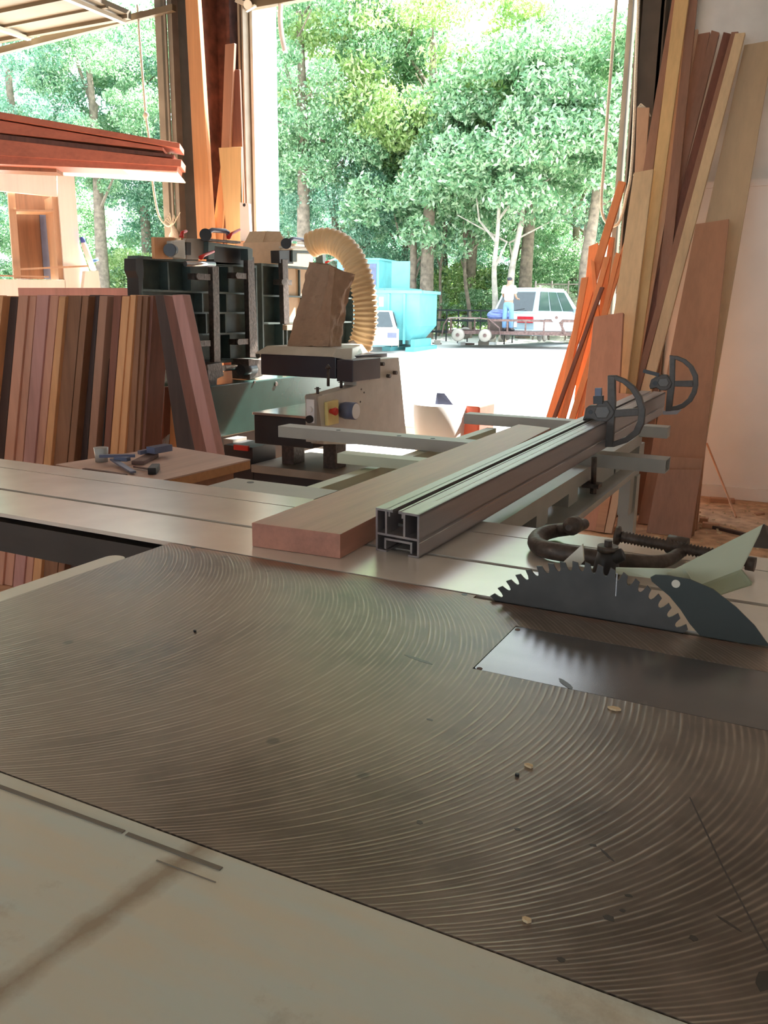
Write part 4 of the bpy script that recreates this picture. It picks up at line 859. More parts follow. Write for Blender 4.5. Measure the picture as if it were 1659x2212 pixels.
# cardboard box
yX = 4.35
cb = empty('cardboard_box', py(570, 560, yX), 'open cardboard box with raised flap behind the folded machine tables', 'cardboard box')
A, B, C, D = py(528, 640, yX), py(608, 640, yX), py(614, 528, yX), py(528, 524, yX)
mb = MB(); 
for k in range(1): 
    xa, xb_, zA, zB = A.x, B.x, py(540, 700, yX).z, py(540, 524, yX).z
    mb.box(xa, xb_, yX, yX+.006, zA, zB); mb.box(xa, xb_, yX+.35, yX+.356, zA, zB); mb.box(xa, xa+.006, yX+.0061, yX+.3499, zA, zB); mb.box(xb_-.006, xb_, yX+.0061, yX+.3499, zA, zB)
mb.build('box_wall', M['cardboard'], cb)
MB().ext([py(528, 524, yX), py(566, 526, yX), py(575, 499, yX+.1), py(540, 500, yX+.1)], (0, .005, 0)).build('raised_flap', M['cardboard'], cb)
MB().ext([py(574, 499, yX+.105), py(604, 500, yX+.1), py(620, 532, yX), py(564, 530, yX+.012)], (0, .005, 0)).build('side_flap', M['cardboard'], cb)
shelf = empty('stand', V((xa+xb_)/2, yX+.2, 0), 'stand holding the cardboard box behind the machine', 'stand')
bx(xa-.05, xb_+.05, yX-.02, yX+.4, zA-.03, zA-.0005).build('stand_top', W['tan'], shelf)
for sx in (xa, xb_-.04):
    for sy in (yX, yX+.34): bx(sx, sx+.04, sy, sy+.04, .001, zA-.031).build('leg', W['tan'], shelf)
# pale strip standing between the tables
tag(MB().ext([px(553, 570, -3.02), px(562, 569, -3.02), px(574, 718, -3.02), px(566, 718, -3.02)], (-.02, 0, 0)).build('wood_strip', W['pale']), 'pale wood strip wedged between the two folded tables', 'wood strip')
# hose
hp = [(672, 530), (690, 522), (712, 521), (738, 532), (760, 556), (776, 592), (786, 632), (790, 672), (788, 710), (780, 742), (772, 762)]
yh_ = 4.25
hpts = smooth_path([py(*q, yh_) for q in hp], 16)
mb = MB()
res = []; acc = 0; 
for i, p_ in enumerate(hpts):
    if i: acc += (p_-hpts[i-1]).length
    res.append(.064+.0055*math.sin(acc*2*math.pi/.024))
# resample finely
fine = []; fr_ = []; tot = 0; seg_ = .004
for i in range(len(hpts)-1):
    d = (hpts[i+1]-hpts[i]); n_ = max(1, int(d.length/seg_))
    for k in range(n_): fine.append(hpts[i]+d*k/n_); fr_.append(.066+.0060*math.sin(tot*2*math.pi/.026)); tot += d.length/n_
mb.tube(fine, fr_, 24, caps=False)
tag(mb.build('dust_hose', M['hose']), 'fat tan ribbed dust extraction hose arching onto the planer hood', 'hose')
A = fine[-1]; mb = MB(); mb.tube([A, V(A.x-.02, A.y, zt+.002)], [.074, .078], 24); mb.build('hose_outlet', M['chrome'], pl)

# ================================================================== BY THE LEFT DOOR
cs = empty('cabinet_carcass', (-6.6, 6.0, 0), 'bright pale wooden cabinet carcass with an open square front by the left door', 'cabinet')
nd = V(.5, .866, 0); cn = V(.866, -.5, 0); c0 = py(160, 400, 5.7); c0 = V(c0.x, c0.y, 0)
# front plane through c0 with normal cn
def pc(x, y, off=0): return pp(x, y, c0+cn*off, cn)
def pcb(name, poly, m_, d_=.05, off=0.): return MB().ext([pc(*q, off) for q in poly], -cn*d_).build(name, m_, cs)
pcb('top_rail', [(-80, 352), (120, 372), (124, 425), (-80, 404)], W['white'])
pcb('stile', [(124, 352), (158, 345), (172, 528), (213, 640), (142, 640), (126, 425)], W['white'])
pcb('bottom_rail', [(-80, 602), (142, 605), (142, 640), (-80, 640)], W['white'])
pcb('post', [(17, 415), (32, 416), (46, 602), (30, 602)], W['tan'], .04, -.06)
pcb('inner_shelf', [(32, 452), (116, 454), (116, 458), (32, 456)], W['tan'], .3, -.02)
pcb('back_panel', [(32, 416), (122, 424), (138, 604), (46, 602)], W['brown'], .02, -.40)
pcb('divider', [(85, 456), (100, 457), (110, 603), (96, 603)], M['bluegrey'], .02, -.36)
pcb('inner_stile', [(112, 424), (124, 425), (140, 604), (127, 604)], W['tan'], .30, -.03)
zb_ = pc(0, 640).z
q0, q1 = pc(-60, 640), pc(205, 640)
MB().ext([V(q0.x, q0.y, .001), V(q1.x, q1.y, .001), V(q1.x, q1.y, zb_-.001), V(q0.x, q0.y, zb_-.001)], -cn*.5).build('base_box', W['paleply'], cs)
# beams on top
mean = [((-60, 231), (388, 309), (388, 321), (-60, 246), 'top thin red board of the pile above the pale cabinet', 5.55),
        ((-60, 250), (352, 318), (352, 325), (-60, 280), 'second red board from the top of the pile', 5.52),
        ((-60, 282), (376, 334), (376, 341), (-60, 302), 'darkest red board in the middle of the pile', 5.56),
        ((-60, 294), (392, 345), (391, 360), (-60, 332), 'fourth red board, the longest of the pile', 5.50),
        ((-60, 326), (384, 360), (382, 370), (-60, 352), 'bottom red board of the pile above the pale cabinet', 5.53)]
pc0 = V(py(388, 340, 5.4).x, 5.4, 0); pn = V(.55, -.83, 0).normalized()
for i, (a, b_, c, d, lab, yy) in enumerate(mean):
    o = MB().ext([pp(*q, pc0-pn*(.02*(i % 3)), pn) for q in (d, c, b_, a)], -pn*(.30)).build('red_board', W['redbeam'] if i != 2 else W['redbrown'], bevel=.003)
    tag(o, lab, 'board', 'pile of long red boards over the pale cabinet')
o = MB().ext([pp(*q, pc0+pn*.03-pn*.08, pn) for q in ((100, 351), (383, 371), (383, 374), (100, 356))], -pn*.55).build('lit_wood_sheet', W['white']); tag(o, 'pale sheet standing in for the brightly lit underside of the red boards', 'sheet')  # added pale sheet paints the bounced light under the red boards
o = MB().ext([pp(*q, pc0-pn*.14, pn) for q in ((-60, 348), (122, 354), (122, 372), (-60, 364))], -pn*.2).build('wooden_block', W['brown']); tag(o, 'dark timber between the red boards and the cabinet top', 'beam')
# caulk tube, stick across, clamp
cb_ = empty('caulk_gun', pc(190, 640, .02), 'white caulk tube with a blue cap beside the pale cabinet', 'caulk tube')
mb = MB(); A, B = pc(202, 585, .05), pc(182, 530, .05); mb.tube([A, B, B+(B-A)*.25], [.026, .026, .012], 16); mb.build('tube', M['white'], cb_)
mb = MB(); mb.cyl(pc(180, 524, .05), pc(177, 512, .05), .022); mb.build('cap', mat('blue_cap', (.05, .10, .45), .4), cb_)
mb = MB(); mb.cyl(pc(196, 566, .05), pc(212, 560, .05), .014); mb.build('trigger', mat('blue_trigger', (.10, .25, .6), .4), cb_)
bx_ = MB().ext([pc(*q, .02) for q in ((178, 586), (206, 586), (213, 640), (172, 640))], cn*.10).build('white_block', W['white']); tag(bx_, 'pale block standing under the caulk tube', 'block')
tag(MB().beam(pc(30, 582, .02), pc(206, 574, .03), .02, .015).build('wood_rod', W['tan']), 'thin level rod crossing the front of the pale cabinet', 'rod')
tag(MB().beam(pc(-60, 594, .02), pc(105, 598, .03), .02, .012).build('wood_rod', W['tan']), 'lower thin rod at the foot of the cabinet opening', 'rod')

# boards around the steel column
def colboard(poly, yy, th_, mm, lab, zfloor=True):
    A, B, C, D = [py(*q, yy) for q in poly]   # tl tr br bl
    D = A+(D-A)*((A.z-.001)/(A.z-D.z)); C = B+(C-B)*((B.z-.001)/(B.z-C.z))
    tag(MB().ext([D, C, B, A], (0, th_, 0)).build('leaning_board', W[mm], bevel=.003), lab, 'board', 'boards standing against the red steel column')
colboard([(399, -15), (426, -15), (458, 500), (425, 500)], 6.05, .05, 'orange', 'long orange timber running up the whole height of the red column')
colboard([(486, 96), (506, 93), (496, 320), (478, 320)], 6.16, .03, 'rosy', 'brown board standing behind the yellow board at the red column')
colboard([(506, 150), (517, 150), (523, 320), (496, 320)], 6.19, .02, 'redbrown', 'dark reddish board next to the door track behind the yellow board')
colboard([(472, 319), (521, 317), (521, 505), (489, 505)], 6.08, .02, 'yellow', 'tapering yellow board, broadest and brightest at the column')
colboard([(476, 360), (490, 360), (480, 500), (459, 500)], 6.13, .02, 'orange', 'small orange board peeping out beside the tapering yellow board')
o = MB().ext([py(*q, 5.9) for q in ((518, 437), (537, 440), (541, 522), (519, 520))], (0, .03, 0)).build('white_strip', M['white']); tag(o, 'short white strip with a hole at its top beside the door track', 'strip')
A = py(527, 443, 5.895); MB().cyl(A, A+V(0, .004, 0), .012).build('hole', M['black'], o)
pa = py(520, 522, 5.9); pb_ = py(541, 522, 5.9); tag(bx(pa.x-.02, pb_.x+.02, 5.85, 6.0, .001, min(pa.z, pb_.z)-.002).build('post_block', W['tan']), 'square post under the short white strip', 'post')
# ropes
def rope(name, pts, yy, r_, lab, cat, m_='rope'):
    P = smooth_path([py(*q, yy) if len(q) == 2 else py(q[0], q[1], q[2]) for q in pts], 8); mb = MB(); mb.tube(P, r_, 8); return tag(mb.build(name, M[m_]), lab, cat)
o = rope('pull_rope', [(297, 10), (303, 100), (311, 200), (315, 250), (322, 300), (328, 376), (335, 430), (345, 470), (362, 488), (373, 484)], YW-.13, .010, 'white pull rope hanging in the left doorway with a knot', 'rope')
mb = MB(); A = py(314, 252, YW-.13); mb.tube([A+V(0, 0, .04), A+V(.012, 0, .02), A, A-V(0, 0, .03)], [.012, .024, .024, .010], 10); mb.build('knot', M['rope'], o)
mb = MB(); A = py(373, 488, YW-.15)
mb.tube([A, A+V(.02, 0, -.05), A+V(.01, 0, -.10)], [.02, .035, .05], 10)
for k in range(8): mb.tube([A+V(0, 0, .0), A+V(.02*k-.06, -.02, .05+.02*(k % 3)), A+V(.03*k-.09, -.03, .02+.03*(k % 4))], .004, 5)
mb.build('frayed_end', M['rope'], o)
o = rope('chain_loop', [(1333, -20), (1322, 120), (1312, 250), (1305, 350), (1299, 430), (1303, 468), (1318, 487), (1334, 484), (1345, 460), (1354, 420), (1362, 380), (1368, 300), (1374, 150), (1380, -20)], YW-.18, .011, 'long hanging pull chain loop at the jamb of the big doorway', 'chain')
mb = MB()
for q, dd_ in (((1378, 232), -1), ((1374, 330), 1), ((1368, 378), 1)):
    A = py(*q, YW-.20)
    for k in range(5): mb.tube([A, A+V(.02+.012*k, -.01, .02*dd_*(k-2)*.5), A+V(.05+.01*k, -.01, -.02+.015*dd_*(k-1))], .004, 5)
mb.build('frayed_knots', M['rope'], o)
o = rope('white_tape', [(607, 2), (605, 40), (609, 80), (616, 112)], YW-.09, .02, 'short white strap hanging at the top of the big doorway', 'strap'); o.data.materials[0] = M['white']

# ================================================================== YARD
YV = 26.
def gp(x, Y): 
    "ground point under column x at depth Y"
    P = py(x, 740, Y); return V(P.x, Y, gz(Y))
def rotbox(mb, o, yaw, x0, x1, y0, y1, z0, z1):
    R_ = Matrix.Rotation(yaw, 3, 'Z'); f = lambda p: Vector(o)+R_@p
    q = [f(V(a, b_, z0)) for a, b_ in ((x0, y0), (x1, y0), (x1, y1), (x0, y1))]; return mb.hull(q, [p+V(0, 0, z1-z0) for p in q])
class Loc:
    def __init__(s, o, yaw): s.o = Vector(o); s.R = Matrix.Rotation(yaw, 3, 'Z'); s.yaw = yaw
    def p(s, x, y, z): return s.o+s.R@V(x, y, z)
    def d(s, x, y, z): return s.R@V(x, y, z)
    def box(s, mb, *a): return rotbox(mb, s.o, s.yaw, *a)
VY = math.radians(17)       # sight line of the yard from the camera
# --- dumpsters
def dumpster():
    Y = 22.5; A = py(812, 750, Y); B = py(914, 750, Y); o = V(A.x, Y, gz(Y)); L_ = Loc(o, .12); wd = (B.x-A.x)*.93
    k = (py(860, 640, Y)-py(860, 740, Y)).z/100
    r = empty('dumping_hopper', o, 'turquoise steel dumping hopper on skids behind the dust hose', 'dumpster')
    H = 130*k; z1_, z0_ = H, H*.42
    body = MB(); bot = [L_.p(.15*wd, .1, H*.18), L_.p(.72*wd, .1, H*.18), L_.p(.72*wd, 1.5, H*.18), L_.p(.15*wd, 1.5, H*.18)]
    mid_ = [L_.p(-.3*wd, 0, z0_), L_.p(.93*wd, 0, z0_), L_.p(.93*wd, 1.7, z0_), L_.p(-.3*wd, 1.7, z0_)]
    up_ = [p+V(0, 0, z1_-z0_) for p in mid_]; up_[1] += L_.d(.0, 0, 0); body.hull(mid_, up_).hull(bot, mid_); body.build('bin_body', M['teal'], r)
    rim = MB(); L_.box(rim, -.34*wd, .98*wd, -.05, .04, H*.96, H*1.01); L_.box(rim, .93*wd, 1.0*wd, .04, 1.75, H*.96, H*1.01); rim.build('rim', M['teal'], r)
    for x_ in (.28, .62): rb = MB(); L_.box(rb, x_*wd-.03, x_*wd+.03, -.06, .0, H*.12, H*.95); rb.build('rib', M['teal'], r)
    for x_ in (.30, .80): sk = MB(); L_.box(sk, x_*wd-.1, x_*wd+.16, -.35, 1.9, .0+.001, .12); L_.box(sk, x_*wd-.06, x_*wd+.06, 0, 1.6, .12, H*.2); sk.build('skid', M['teal'], r)
    s_ = MB(); L_.box(s_, .06*wd, .16*wd, -.012, -.001, H*.74, H*.9); s_.build('sticker', M['white'], r)
    # upper bin standing behind
    Y2 = 24.6; A = py(783, 700, Y2); B = py(873, 700, Y2); k2 = (py(800, 600, Y2)-py(800, 700, Y2)).z/100; o2 = V(A.x, Y2, gz(Y2)); L2 = Loc(o2, .12); w2 = B.x-A.x
    r2_ = empty('steel_bin', o2, 'taller turquoise steel bin with a dark open side, standing behind the hopper', 'dumpster')
    Zt = py(800, 562, Y2).z-o2.z; Zm = py(800, 622, Y2).z-o2.z
    b2 = MB(); L2.box(b2, -.9, w2*.98, 0, 1.6, .001, Zm); L2.box(b2, -.9, w2*.36, .05, 1.5, Zm, Zt); L2.box(b2, -.95, w2*.5, -.03, .02, Zm-.08, Zm-.02); b2.build('bin_body', M['teal'], r2_)
    b3 = MB(); L2.box(b3, -.7, w2*.30, .03, .049, Zm+.05, Zt-.1); b3.build('dark_opening', M['bluegrey'], r2_)
    b4 = MB(); L2.box(b4, w2*.58, w2*.98, .3, .36, Zm, Zt-.02); b4.build('lid', M['teal'], r2_)
    b5 = MB(); L2.box(b5, -1.0, w2*.40, -.05, 1.6, Zt, Zt+.06); b5.build('top_edge', M['teal'], r2_)
dumpster()
def wheel(o, ax, R_, wid, rimc, parent, name='wheel', label=None):
    ax = Vector(ax).normalized(); mb = MB(); pr = [(-.5, .62), (-.5, .93), (-.36, 1), (.36, 1), (.5, .93), (.5, .62)]
    mb.tube([o+ax*wid*a for a, _ in pr], [R_*b_ for _, b_ in pr], 28); t_ = mb.build(name, M['tyre'], parent)
    if label: tag(t_, label[0], label[1])
    for sgn in (-1, 1):
        mb = MB(); c_ = o+ax*wid*.5*sgn; mb.tube([c_-ax*.01*sgn, c_+ax*.012*sgn, c_+ax*.02*sgn], [R_*.50, R_*.46, R_*.28], 24); mb.build('rim', M[rimc], t_)
    mb = MB(); c_ = o-ax*(wid*.5+.021); mb.cyl(c_, c_-ax*.03, R_*.14); mb.build('hub', M['rust'], t_)
    return t_
# --- trailer
def trailer():
    Y = 25.2; A = gp(966, Y); B = gp(1240, Y); L_ = Loc(A, .28); ln = (B-A).length*1.02
    zf = lambda y_: py(1100, y_, Y).z-A.z
    r = empty('flatbed_trailer', gp(1100, Y), 'rusty tandem axle flatbed trailer parked in front of the light blue car', 'trailer')
    w_ = 1.9; zd = zf(717)
    d = MB(); L_.box(d, 0, ln, 0, w_, zd-.10, zd); d.build('deck', M['rust'], r)
    zr = zf(690); 
    rl = MB(); L_.box(rl, .3*ln, ln, -.04, .02, zr-.07, zr); L_.box(rl, .3*ln, ln, w_-.02, w_+.04, zr-.07, zr); L_.box(rl, ln-.05, ln, .02, w_-.02, zr-.07, zr); rl.build('top_rail', M['rust'], r)
    for i in range(6): p_ = MB(); x_ = .31*ln+i*.135*ln; L_.box(p_, x_, x_+.05, -.03, .02, zd, zr-.07); p_.build('rail_post', M['rust'], r)
    Rw = .40
    for x_ in (.085*ln, .085*ln+.84): 
        for y_ in (-.14, w_+.14): wheel(L_.p(x_, y_, Rw+.005), L_.d(0, 1, 0), Rw, .2, 'guardgrey', r)
    fd_ = MB(); c_ = []
    xs = [(-.16, .35), (-.10, .70), (.02, .88), (.5*.84+.085*ln, .92), (.085*ln+.95, .88), (.085*ln+1.27, .62), (.085*ln+1.32, .35)]
    for (a0, h0), (a1, h1) in zip(xs, xs[1:]): fd_.ext([L_.p(a0, -.27, h0), L_.p(a1, -.27, h1), L_.p(a1, -.27, h1+.03), L_.p(a0, -.27, h0+.03)], L_.d(0, .28, 0))
    fd_.build('fender', M['rust'], r)
    t_ = MB(); t_.beam(L_.p(ln, .3, zd-.06), L_.p(ln+1.1, w_/2, zd-.06), .08, .08); t_.beam(L_.p(ln, w_-.3, zd-.06), L_.p(ln+1.1, w_/2, zd-.06), .08, .08); t_.build('tow_frame', M['rust'], r)
    pt_ = MB(); L_.box(pt_, .0, .9, .1, 1.6, zd+.36, zd+.40); pt_.build('ramp_board', M['guardgrey'], r)
    for x_ in (.05, .8): q_ = MB(); L_.box(q_, x_, x_+.05, .2, .25, zd, zd+.36); q_.build('ramp_post', M['rust'], r)
    # bundle on the trailer
    bn = empty('striped_bundle', L_.p(1.35, .6, zd), 'blue and white striped bundle lying on the trailer beside the ramp board', 'bundle')
    mb = MB(); P = smooth_path([L_.p(1.2, .7, zd+.46), L_.p(1.45, .6, zd+.50), L_.p(1.75, .7, zd+.44), L_.p(2.0, .8, zd+.30)], 5); mb.tube(P, [.05+.14*math.sin(math.pi*min(1, (i+1)/(len(P)))) for i in range(len(P))], 12)
    m_ = mat('striped_cloth', (.15, .20, .45), .9, scale=3, var=.8, stretch=(1, 1, 9)); mb.build('cloth', m_, bn)
    mb = MB(); L_.box(mb, 1.2, 2.0, .5, 1.0, zd+.001, zd+.31); mb.build('tool_crate', M['iron'], bn)
    # spare wheel at the front of the trailer
    sp_ = L_.p(ln*.88, -.16, 0); zc_ = py(1203, 686, sp_.y).z; Rs = .33; 
    c = V(py(1203, 686, sp_.y).x, sp_.y, zc_); wheel(c, L_.d(.1, 1, 0), Rs, .19, 'white', None, 'spare_wheel', ('dark tyre with a white wheel disc fixed at the front of the trailer', 'wheel'))
    mb = MB(); mb.beam(L_.p(ln*.88, -.05, zd-.05), V(c.x, c.y+.11, c.z), .06, .06); mb.build('wheel_bracket', M['rust'], r)
    return L_, zd, ln
TL, ZD, LN = trailer()
# --- light blue car
def van():
    Y = 27.6; A = gp(1060, Y); B = py(1165, 700, Y); wd = 1.66; L_ = Loc(A, .10-.30)  # local x: across the rear, local y: forward
    L_ = Loc(A+V(0, 0, 0), -.22)
    zt_ = py(1110, 622, Y).z-A.z; k = zt_/1.70; L_s = 4.3
    r = empty('blue_car', A, 'light blue hatchback wagon seen from the rear, parked behind the trailer', 'car')
    w_ = (B.x-A.x)/math.cos(.22)*.98
    zb_, zw = .30*k, .98*k
    b = MB(); 
    def sec(y_, z0_, z1_, inset0, inset1): return [L_.p(inset0, y_, z0_), L_.p(w_-inset0, y_, z0_), L_.p(w_-inset1, y_, z1_), L_.p(inset1, y_, z1_)]
    # lower body: side profile extruded across
    prof = [(0, .32), (-.06, .45), (-.04, .80), (.02, .98), (2.9, .96), (3.1, .93), (4.1, .80), (4.25, .62), (4.22, .32)]
    b.ext([L_.p(0, y_, z_*k) for y_, z_ in prof], L_.d(w_, 0, 0)); b.build('lower_body', M['van'], r, bevel=.03)
    # cabin
    cbn = MB(); bo = [L_.p(.02, .02, .975*k), L_.p(w_-.02, .02, .975*k), L_.p(w_-.02, 3.15, .96*k), L_.p(.02, 3.15, .96*k)]
    to = [L_.p(.16, .42, 1.66*k), L_.p(w_-.16, .42, 1.66*k), L_.p(w_-.16, 2.25, 1.66*k), L_.p(.16, 2.25, 1.66*k)]
    cbn.hull(bo, to).build('cabin', M['van'], r, bevel=.03)
    roofm = MB(); roofm.ext([L_.p(.2, .46, 1.665*k), L_.p(w_-.2, .46, 1.665*k), L_.p(w_-.2, 2.2, 1.665*k), L_.p(.2, 2.2, 1.665*k)], V(0, 0, .05)); roofm.build('roof', M['carwhite'], r, bevel=.02)
    def lerp2(q, u, v_): return (q[0].lerp(q[1], u)).lerp(q[3].lerp(q[2], u), v_)
    def win(q, u0, u1, v0, v1, off, nm='window'):
        P = [lerp2(q, u0, v0)+off, lerp2(q, u1, v0)+off, lerp2(q, u1, v1)+off, lerp2(q, u0, v1)+off]; MB().ext(P, off*.6).build(nm, M['glass'], r)
    rear = [bo[0], bo[1], to[1], to[0]]; win(rear, .07, .93, .10, .90, L_.d(0, -.012, 0), 'rear_window')
    side = [bo[1], bo[2], to[2], to[1]]; 
    for u0, u1 in ((.06, .30), (.33, .58), (.61, .86)): win(side, u0, u1, .10, .90, L_.d(.012, 0, .004), 'side_window')
    front = [bo[2], bo[3], to[3], to[2]]; win(front, .06, .94, .1, .92, L_.d(0, .012, 0), 'windscreen')
    for x0_, x1_ in ((.04, .62), (w_-.62, w_-.04)):
        m_ = MB(); L_.box(m_, x0_, x1_, -.09, -.05, .70*k, .88*k); m_.build('tail_light', M['lamp'], r)
    m_ = MB(); L_.box(m_, .64, w_-.64, -.085, -.05, .56*k, .70*k); m_.build('number_plate', M['white'], r)
    m_ = MB(); L_.box(m_, 0, w_, -.14, -.03, .32*k, .50*k); m_.build('bumper', M['van'], r, bevel=.02)
    m_ = MB(); m_.beam(L_.p(w_*.45, -.03, 1.02*k), L_.p(w_*.75, -.0, 1.10*k), .02, .02); m_.build('rear_wiper', M['black'], r)
    m_ = MB(); L_.box(m_, w_-.02, w_+.16, 2.6, 2.7, .98*k, 1.12*k); m_.build('door_mirror', M['van'], r)
    for x_ in (.12, w_-.12):
        for y_ in (.72, 3.4): wheel(L_.p(x_, y_, .31), L_.d(1, 0, 0), .31, .2, 'guardgrey', r)
van()
# --- white car partly hidden, red pickup tail, second white car
def simple_car(name, o, yaw, w_, l_, h_, m_, lab, lampside=None):
    L_ = Loc(o, yaw); r = empty(name, o, lab, 'car')
    b = MB(); b.ext([L_.p(0, y_*l_, z_*h_) for y_, z_ in ((0, .2), (-.01, .5), (.03, .58), (.97, .55), (1.0, .45), (1.0, .2))], L_.d(w_, 0, 0)); b.build('body', m_, r, bevel=.04)
    bo = [L_.p(.05, .1*l_, .575*h_), L_.p(w_-.05, .1*l_, .575*h_), L_.p(w_-.05, .72*l_, .56*h_), L_.p(.05, .72*l_, .56*h_)]; to = [L_.p(.2, .22*l_, h_), L_.p(w_-.2, .22*l_, h_), L_.p(w_-.2, .55*l_, h_), L_.p(.2, .55*l_, h_)]
    MB().hull(bo, to).build('cabin', m_, r, bevel=.03)
    for u in (.012, -.012):
        q = [bo[0], bo[1], to[1], to[0]] if u > 0 else [bo[1], bo[2], to[2], to[1]]; off = L_.d(0, -.02, .01) if u > 0 else L_.d(.02, 0, .01); c = sum(q, V(0, 0, 0))/4
        MB().ext([c+(p_-c)*.82+off for p_ in q], off*.5).build('window', M['glass'], r)
    for x_ in (.1, w_-.1):
        for y_ in (.18, .8): wheel(L_.p(x_, y_*l_, .3), L_.d(1, 0, 0), .3, .18, 'guardgrey', r)
    for x0_, x1_ in ((.05, .3), (w_-.3, w_-.05)): q = MB(); L_.box(q, x0_, x1_, -.06, -.0, .38*h_, .5*h_); q.build('light', M['lamp'] if lampside else M['bluegrey'], r)
o = gp(757, 20.5); simple_car('white_car', o, .45, 1.3, 4.0, 1.15, M['carwhite'], 'white car mostly hidden behind the dust hose')
o = gp(1216, 31.5); simple_car('white_truck', o, -.35, 1.7, 4.6, 1.75, M['carwhite'], 'white vehicle with a red tail lamp beyond the spare wheel', True)
# --- junk metal frames behind the trailer
jk = empty('metal_rack', gp(920, 28), 'low black metal rack of scrap between the turquoise hopper and the trailer', 'rack')
Lj = Loc(gp(893, 28.), .1)
for z_ in (.35, .75, 1.1): q = MB(); Lj.box(q, 0, 3.3, 0, .04, z_, z_+.05); Lj.box(q, 0, 3.3, 1.2, 1.24, z_, z_+.05); q.build('rack_rail', M['black'], jk)
for x_ in (0, .8, 1.6, 2.4, 3.26):
    for y_ in (0, 1.2): q = MB(); Lj.box(q, x_, x_+.04, y_+.0401, y_+.08, .001, 1.15); q.build('rack_post', M['black'], jk)
for i in range(14):
    q = MB(); c = Lj.p(random.uniform(-.4, 3.2), random.uniform(-1.4, -.2), 0); c.z = gz(c.y)+.001; a = random.uniform(0, 3); s1, s2, s3 = random.uniform(.15, .6), random.uniform(.08, .3), random.uniform(.03, .16)
    q.box(c.x-s1/2, c.x+s1/2, c.y-s2/2, c.y+s2/2, c.z, c.z+s3, rot=a); tag(q.build('scrap_piece', [M['guardgrey'], M['white'], M['rust']][i % 3]), 'piece of scrap lying on the ground between hopper and trailer', 'scrap', 'scrap lying between hopper and trailer')
# --- chain link fence
cf = empty('chain_link_fence', gp(1230, 33), 'chain link fence with thin posts behind the cars', 'fence')
P0, P1 = gp(1150, 33), gp(1330, 33); zt_ = py(1200, 614, 33).z
for i in range(6): p_ = P0.lerp(P1, i/5); MB().cyl(p_, V(p_.x, p_.y, zt_+.12), .035, seg=8).build('fence_post', M['track'], cf)
MB().cyl(V(P0.x, P0.y, zt_), V(P1.x, P1.y, zt_), .025, seg=8).build('top_rail', M['track'], cf)
mb = MB(); hh = zt_-P0.z-.05; nW = 56
for i in range(nW):
    x_ = P0.x+(P1.x-P0.x)*i/nW
    for sg in (1, -1):
        x2 = x_+sg*hh
        a_, b_ = V(x_, 33, P0.z+.03), V(x2, 33, P0.z+.03+hh)
        if x2 > P1.x: t_ = (P1.x-x_)/(x2-x_); b_ = a_.lerp(b_, t_)
        if x2 < P0.x: t_ = (P0.x-x_)/(x2-x_); b_ = a_.lerp(b_, t_)
        if (b_-a_).length > .1: mb.tube([a_, b_], .006, 4)
mb.build('wire_mesh', M['track'], cf)
# --- objects by the doorway floor, in the glare
bk = empty('white_bucket', pz(955, 950, 0), 'white bucket of scraps on the sunlit ground just inside the doorway', 'bucket')
A = pz(955, 950, 0); yk = A.y = 5.4; A = py(950, 935, yk); A.z = .001; hB = py(950, 872, yk).z
mb = MB(); mb.tube([A, V(A.x, A.y, hB)], [.15, .19], 24); mb.build('pail', M['white'], bk)
MB().ext([V(A.x-.02, A.y-.05, hB), V(A.x+.11, A.y-.03, hB), V(A.x+.02, A.y+.02, hB+.07), V(A.x-.04, A.y+.02, hB+.07)], (.01, .02, 0)).build('grey_scrap', M['bluegrey'], bk)
A = py(1005, 905, 5.5); A.z = .001; mb = MB(); hC = py(1000, 872, 5.5).z; mb.box(A.x-.12, A.x+.14, 5.4, 5.7, .001, hC)
tag(mb.build('red_crate', mat('red_crate', (.45, .10, .06), .6), bevel=.01), 'red brown crate standing beside the white bucket', 'crate')
A = pz(895, 918, .14); mb = MB(); mb.box(A.x-.12, A.x+.12, A.y-.1, A.y+.1, .001, .14); tag(mb.build('grey_toolbox', M['guardgrey'], bevel=.02), 'low grey box on the bright floor in front of the bucket', 'box')

